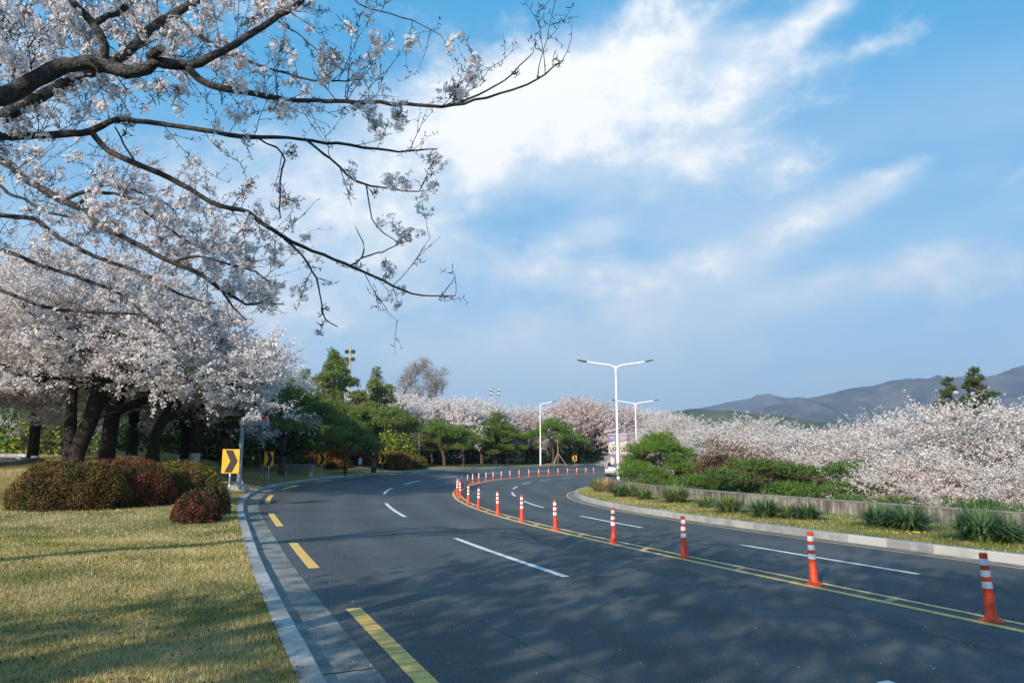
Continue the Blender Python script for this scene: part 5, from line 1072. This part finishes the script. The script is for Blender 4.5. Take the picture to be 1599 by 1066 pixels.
for a in (0, 2.1, 4.2): m = MB(); m.tube([(1.15 * math.cos(a), 1.15 * math.sin(a), -.1), (.05 * math.cos(a), .05 * math.sin(a), 1.5)], .045, 8); link('stake', m.mesh('stake', MAT['stake_wood']), e)
for (px_, D, h_, lb) in [(706, 88, .7, 'short pale stake on the grass beyond the posts'), (880, 94, .9, 'short stake right of the propped sapling')]:
    p = P(px_, 715, D)

# floodlight masts
def mast(px_, D, row_top, mat, label, lamps, r=.14, tip=1.0):
    p = P(px_, 715, D); zt = P(px_, row_top, D).z; e = empty('floodlight_mast', (p.x, D, zL(p.x, D)), 0, label=label, cat='floodlight mast'); h = zt - e.location.z
    m = MB(); m.tube([(0, 0, 0), (0, 0, h - tip), (0, 0, h)], [r, r * .7, r * .15 if tip > .5 else r * .6], 10); link('mast', m.mesh('mast', MAT[mat], smooth=True), e)
    for dz in sorted(set(z for _, z, _ in lamps)): m = MB(); xs = [x for x, z, _ in lamps if z == dz]; m.box((0, 0, h - dz + .05), (max(xs) - min(xs), .08, .08)); link('crossbar', m.mesh('crossbar', MAT['dark_metal']), e)
    for x, dz, mm in lamps:
        m = MB(); m.tube([(x, .25, h - dz), (x, -.05, h - dz - .1), (x, -.4, h - dz - .25)], [.12, .28, .40], 12); L_ = link('floodlight', m.mesh('floodlight', MAT['dark_metal'], smooth=True), e); m = MB(); m.tube([(x, -.403, h - dz - .251), (x, -.42, h - dz - .262)], [.36, .34], 12); link('lens', m.mesh('lens', MAT[mm]), L_)
mast(541, 118, 534, 'mast_green', 'yellow-green mast with four dark floodlights above the conifers', [(-.55, 1.5, 'dark_metal'), (.55, 1.5, 'dark_metal'), (-.55, 2.8, 'dark_metal'), (.55, 2.8, 'dark_metal')], .20, 1.4)
mast(773.5, 150, 605, 'galvanised', 'thin grey mast with round white floodlights over the far cherries', [(-1.0, .25, 'reflective_white'), (.7, .25, 'reflective_white'), (-1.0, 1.15, 'reflective_white'), (.7, 1.15, 'reflective_white')], .12, .1)

# ------------------------------------------------------------------ silver car, seen from behind
p = P(961, 715, 72); e = empty('car', (p.x, 72, 0), R(-14), label='silver car driving away behind the banner lamp pole', cat='car')
def section(prof, x0, x1, nm, mat, taper=0.0, par=None):   # prof in (y,z), extruded along x; top verts tuck in
    zs = [z for _, z in prof]; zm, zM = min(zs), max(zs); n = len(prof); m = MB()
    k = lambda z: 1 - taper * (z - zm) / (zM - zm + 1e-6); vs = [(x0 * k(z), y, z) for y, z in prof] + [(x1 * k(z), y, z) for y, z in prof]
    m.add(vs, [tuple(range(n)), tuple(range(2 * n - 1, n - 1, -1))] + [(i, i + n, (i + 1) % n + n, (i + 1) % n) for i in range(n)]); return link(nm, m.mesh(nm, MAT[mat]), par or e)
section([(-2.15, .38), (-2.2, .62), (-2.12, .88), (-1.95, .95), (1.1, .95), (2.0, .78), (2.2, .55), (2.15, .30), (-2.1, .26)], -.88, .88, 'body', 'car_paint', .06)
section([(-1.85, .955), (-1.30, 1.42), (-.9, 1.50), (.2, 1.49), (.95, .955)], -.80, .80, 'cabin', 'car_paint', .16)
m = MB(); m.add([(-.66, -1.83, 1.0), (.66, -1.83, 1.0), (.58, -1.37, 1.385), (-.58, -1.37, 1.385)], [(0, 1, 2, 3)]); link('rear_window', m.mesh('rear_window', MAT['car_glass']), e)
for sx in (-1, 1):
    m = MB(); m.box((sx * .70, -2.17, .80), (.30, .08, .18)); link('tail_light', m.mesh('tail_light', MAT['red_lens']), e)
    m = MB(); m.add([(sx * .795, -1.2, 1.0), (sx * .795, .7, 1.0), (sx * .70, .15, 1.42), (sx * .70, -.95, 1.42)], [(0, 1, 2, 3) if sx > 0 else (3, 2, 1, 0)]); link('side_window', m.mesh('side_window', MAT['car_glass']), e)
    for y in (-1.35, 1.35):
        m = MB(); m.tube([(sx * .68, y, .32), (sx * .90, y, .32)], .32, 18); wh = link('wheel', m.mesh('wheel', MAT['rubber'], smooth=True), e); m = MB(); m.tube([(sx * .89, y, .32), (sx * .91, y, .32)], .19, 14); link('rim', m.mesh('rim', MAT['galvanised']), wh)
m = MB(); m.box((0, -2.21, .47), (1.62, .10, .20)); link('bumper', m.mesh('bumper', MAT['car_paint']), e)
m = MB(); m.box((0, -2.20, .70), (.52, .03, .11)); link('number_plate', m.mesh('number_plate', MAT['reflective_white']), e)

# white tower block glimpsed through the blossom
p = P(411, 715, 150); e = empty('tower_block', (p.x, 150, 0), .25, label='white tower block glimpsed through the cherry blossom', cat='building')
zt = P(411, 533, 150).z; m = MB(); m.box((0, 0, zt / 2), (3.6, 5, zt)); link('wall', m.mesh('wall', MAT['building_white']), e)
for k in range(7):
    for x in (-.85, .85): m = MB(); m.box((x, -2.52, 8 + k * 2.9), (.8, .06, 1.3)); link('window', m.mesh('window', MAT['window_glass']), e)

# ------------------------------------------------------------------ hills
def ridge(name, pts, D, depth, mat, seed, rough=1.0, zb=-3.4):
    """a range of hills whose crest passes through the given points; pts (px,row)"""
    xs = np.linspace(pts[0][0], pts[-1][0], 220); rows = np.interp(xs, [a for a, _ in pts], [b for _, b in pts]); crest = [P(a, b, D) for a, b in zip(xs, rows)]
    nd = 26; V = []
    for j in range(nd):
        v = j / (nd - 1) * 1.7 - .85     # -1 front foot, 0 crest
        for i, c in enumerate(crest):
            env = max(0, 1 - abs(v / .85) ** 1.25); spur = mnoise.fractal(Vector((c.x / D * 9 + seed, v * 1.2, seed * .37)), .9, 2.2, 5)
            z = zb + (c.z - zb) * (env * (1 + .8 * rough * spur * (1 - env) * 2.2)) + (c.z - zb) * .012 * mnoise.noise(Vector((c.x / D * 160, v * 9, 3))) * env
            V.append((c.x * (1 + v * depth / D * .2), D + v * depth, max(z, zb)))
    n = len(crest); idx = [[j * n + i, j * n + i + 1, (j + 1) * n + i + 1, (j + 1) * n + i] for j in range(nd - 1) for i in range(n - 1)]
    link(name, npmesh(name, V, 4, idx, MAT[mat], smooth=True), kind='structure')
ridge('mountain', [(960, 660), (1030, 650), (1060, 641), (1110, 632), (1140, 626), (1170, 622), (1185, 619), (1205, 621), (1230, 622), (1245, 619), (1262, 623), (1290, 619), (1330, 616), (1480, 606), (1700, 590), (1900, 600), (2300, 660)], 4300, 700, 'hill_far', 4.0)
ridge('mountain', [(1080, 668), (1150, 650), (1210, 632), (1250, 622), (1290, 614), (1340, 602), (1362, 600), (1385, 593), (1410, 590), (1432, 588.5), (1462, 592), (1490, 587), (1512, 586), (1530, 588), (1548, 582), (1562, 580), (1580, 572), (1599, 567), (1640, 560), (1720, 575), (1850, 566), (2000, 600), (2300, 660)], 2900, 900, 'hill_far', 9.0)
ridge('hill', [(700, 690), (800, 662), (845, 641), (865, 634), (888, 633), (900, 640), (960, 652), (1010, 645), (1040, 641), (1075, 637), (1090, 636), (1110, 640), (1150, 644), (1250, 655), (1400, 668), (1700, 680)], 1100, 240, 'hill_near', 15.0)

# ------------------------------------------------------------------ strap-leaved plants on the right verge
def strap_plant(loc, Rr, h, n, mat, label, wid=.014):
    V = []; F_ = []; Rr *= 1.75; h *= 1.3; n = int(n * 2.2)
    for k in range(n):
        a = rng.uniform(0, 6.28); L = h * rng.uniform(.75, 1.25); sp = rng.uniform(.15, 1.0) * Rr; b = np.array([math.cos(a) * Rr * .25 * rng.random(), math.sin(a) * Rr * .25 * rng.random(), 0.0]); d = np.array([math.cos(a), math.sin(a), 0]); sd = np.array([-d[1], d[0], 0]); o = len(V); m_ = 5
        for i in range(m_):
            t = i / (m_ - 1); p = b + d * sp * t ** 1.3 + np.array([0, 0, L * (t - .82 * (sp / Rr) * t ** 2.2)]); w = wid * (1 - t ** 2.2) + .001; V += [p - sd * w, p + sd * w]
        F_ += [(o + 2 * i, o + 2 * i + 1, o + 2 * i + 3, o + 2 * i + 2) for i in range(m_ - 1)]
    e = empty('strap_leaved_plant', loc, 0, label=label, cat='plant', group='strap-leaved plants on the right verge'); link('leaves', npmesh('leaves', V, 4, F_, MAT[mat]), e, kind='stuff'); return e
rng = np.random.default_rng(12)
def rv(px_, row, z=.18):
    r = ray(px_, row); t = (z - CH) / r.z; return (r.x * t, r.y * t, z)
for (px_, row, Rr, h, n, mat, lb) in [(1532, 845, .60, .62, 260, 'strap_leaf', 'dark strap-leaved clump nearest the right edge'), (1578, 848, .35, .42, 120, 'strap_leaf', 'small strap-leaved clump cut by the right edge'), (1376, 822, .50, .50, 200, 'strap_leaf', 'left half of the wide dark clump by the wall stain'), (1422, 828, .55, .52, 230, 'strap_leaf', 'right half of the wide dark clump by the yellow flowers'),
                                      (1262, 812, .40, .42, 160, 'strap_leaf', 'strap-leaved clump right of the third near post'), (1196, 808, .50, .50, 200, 'strap_leaf', 'large clump with blue-green leaves in mid verge'), (1232, 810, .35, .40, 120, 'strap_leaf_pale', 'pale clump between two darker ones'), (1140, 800, .52, .46, 220, 'strap_leaf_pale', 'bright green clump in the middle of the verge'), (1104, 793, .40, .36, 150, 'strap_leaf_pale', 'small bright clump left of the middle'),
                                      (1055, 785, .62, .58, 260, 'strap_leaf_pale', 'rounded clump standing alone against the wall'), (1006, 780, .45, .45, 170, 'strap_leaf_pale', 'clump with dry tips right of the lamp base'), (984, 776, .50, .52, 190, 'strap_leaf_pale', 'clump directly right of the lamp base'), (968, 776, .45, .50, 170, 'strap_leaf', 'green clump in front of the lamp base'),
                                      (948, 769, .52, .62, 220, 'dry_leaf', 'straw-coloured dry clump left of the lamp base'), (934, 767, .45, .58, 190, 'strap_leaf_pale', 'greenish clump at the tip of the verge')]:
    q = rv(px_, row); strap_plant(q, Rr, h, n, mat, lb)
e = empty('dandelion_plant', rv(1420, 838, .22), 0, label='small yellow flowers low in the grass below the wide clump', cat='flower')
for k in range(9):
    x, y = rng.normal(0, .22, 2); m = MB(); m.lathe([(.006, 0), (.026, .008), (.022, .018), (.004, .020)], (x, y * .6, .09), 7); link('flower_head', m.mesh('flower_head', MAT['stud_yellow']), e)
    m = MB(); m.tube([(x, y * .6, 0), (x, y * .6, .09)], .003, 4); link('stem', m.mesh('stem', MAT['strap_leaf']), e)

# ------------------------------------------------------------------ grass
def blades(x, y, z, h, w, mat, name='grass', lean=.35):
    n = len(x); a = rng.uniform(0, 6.28, n); H = h * rng.uniform(.45, 1.25, n); W = w * rng.uniform(.7, 1.3, n); l = rng.normal(0, lean, (n, 2)) * H[:, None]
    c, s = np.cos(a) * W, np.sin(a) * W; V = np.empty((n, 3, 3)); V[:, 0] = np.stack([x - c, y - s, z], 1); V[:, 1] = np.stack([x + c, y + s, z], 1); V[:, 2] = np.stack([x + l[:, 0], y + l[:, 1], z + H], 1)
    return link(name, npmesh(name, V.reshape(-1, 3), 3, np.arange(n * 3), MAT[mat]), kind='stuff')
def zgrid():
    gx = np.arange(-30, 4, .5); gy = np.arange(2, 62, .5); X, Y = np.meshgrid(gx, gy, indexing='ij'); Z = np.concatenate([zl(X.ravel()[i:i + 2000], Y.ravel()[i:i + 2000]) for i in range(0, X.size, 2000)]).reshape(X.shape)
    def f(x, y):
        u = np.clip((x + 30) / .5, 0, len(gx) - 1.001); v = np.clip((y - 2) / .5, 0, len(gy) - 1.001); i = u.astype(int); j = v.astype(int); a = u - i; b = v - j
        return Z[i, j] * (1 - a) * (1 - b) + Z[i + 1, j] * a * (1 - b) + Z[i, j + 1] * (1 - a) * b + Z[i + 1, j + 1] * a * b
    return f
zf_ = zgrid()
def lawn_pts(n, y0, y1, pw=1.0):
    y = y0 + (y1 - y0) * rng.random(n) ** pw; x = -y * .78 + rng.random(n) * (y * .78 + 3.0)
    i = np.clip(np.searchsorted(CY[:400], y), 0, 399)    # keep to the lawn side of the kerb
    xs = x; keep = np.zeros(n, bool); off = np.full(n, 1e9)
    S_ = np.arange(-20, 80, .25); KX, KY = at(S_, WO(S_) + .225); hh = C_(S_)[2]
    for c in range(0, n, 20000):
        d2 = (xs[c:c + 20000, None] - KX[None]) ** 2 + (y[c:c + 20000, None] - KY[None]) ** 2; k = d2.argmin(1); nx, ny = -np.cos(hh[k]), np.sin(hh[k]); off[c:c + 20000] = (xs[c:c + 20000] - KX[k]) * nx + (y[c:c + 20000] - KY[k]) * ny
    keep = (off > 0) & (off < 60); x, y, off = xs[keep], y[keep], off[keep]; z = zf_(x, y); r = np.clip(1 - off / .8, 0, 1)
    kz = .078 + np.interp(y, [12, 20, 30, 45, 70], [0, .1, .35, .5, .62]); z = z * (1 - r) + kz * r; return x, y, z, off
rng = np.random.default_rng(3)
x, y, z, off = lawn_pts(330000, 3.2, 15, 1.5); blades(x, y, z - .005, .050, .0032, 'grass_blade')
x, y, z, off = lawn_pts(170000, 11, 34, 1.0); blades(x, y, z - .005, .055, .007, 'grass_blade')
x, y, z, off = lawn_pts(60000, 30, 60, 1.0); blades(x, y, z - .005, .07, .014, 'grass_blade')
x, y, z, off = lawn_pts(60000, 4, 24, 1.3); k = off < .22 * rng.random(len(off)) ** 2 + .02; blades(x[k], y[k] , z[k], .07, .004, 'lush_blade', lean=.6)
x, y, z, off = lawn_pts(70000, 3.6, 22, 1.3); k = (np.sin(x * 1.7 + 2 * np.sin(y * .9)) + np.sin(y * 2.3 + 1.3 * x) + rng.normal(0, .5, len(x))) > 1.35; blades(x[k], y[k], z[k] - .004, .075, .0045, 'lush_blade', lean=.45)
# fallen calyces and leaves
x, y, z, off = lawn_pts(5000, 3.5, 12, 1.3); V, I = cards(np.stack([x, y, z + .03], 1), .03, k=1, flat=.6); link('leaf_litter', npmesh('leaf_litter', V, 4, I, MAT['dry_litter']), kind='stuff')
n = 900; s = rng.uniform(-6, 14, n); s = s[(np.sin(s * 3.1) + np.sin(s * 7.7 + 1)) > .3]; n = len(s); o = WO(s) + .235 - abs(rng.normal(0, .055, n)); x, y = at(s, o); V, I = cards(np.stack([x, y, np.full(n, .095) + rng.uniform(0, .02, n)], 1), .016, k=2, jitter=.7); link('leaf_litter', npmesh('leaf_litter', V, 4, I, MAT['dry_litter']), kind='stuff')
n = 1500; s = rng.uniform(-6, 34, n); o = WO(s) * (1 - .9 * rng.random(n) ** 2.2); x, y = at(s, o); V, I = cards(np.stack([x, y, road_z(s, o) + .012], 1), .016, k=1, flat=2.5, jitter=.15); link('fallen_petals', npmesh('fallen_petals', V, 4, I, MAT['petal']), kind='stuff')
# right verge grass
n = 90000; s = rng.uniform(-6, 48, n); t = .18 + rng.random(n) * 3.8; o = -WI(s) - t; x, y = at(s, o); zz = .155 + np.interp(t, [.17, .6, 1.2, 2, 3, 4.2], [0, .01, .02, .03, .04, .05]) * np.where(s > 44, .5, 1); k = (o > -8.58) | (s > 35.6)
k2 = (rng.random(n) < np.interp(s, [0, 14, 30], [.8, .45, .15])); blades(x[k & k2], y[k & k2], zz[k & k2] - .01, .085, .007, 'lush_blade'); blades(x[k & ~k2], y[k & ~k2], zz[k & ~k2] - .01, .065, .007, 'grass_blade')

# ------------------------------------------------------------------ haze
hz = bpy.data.materials.new('haze'); hz.use_nodes = True; nt = hz.node_tree; nt.nodes.clear(); pv = nt.nodes.new('ShaderNodeVolumePrincipled'); pv.inputs['Color'].default_value = (.62, .78, 1.0, 1); pv.inputs['Density'].default_value = .00018; pv.inputs['Anisotropy'].default_value = .2
ou = nt.nodes.new('ShaderNodeOutputMaterial'); nt.links.new(pv.outputs[0], ou.inputs['Volume'])
m = MB(); m.box((0, 2400, 302), (14000, 7600, 614)); hb = link('haze', m.mesh('haze', hz), kind='stuff')
for o in COL.objects:
    if o.type == 'EMPTY' and o.parent is None and not o.children: print('childless', o.name)
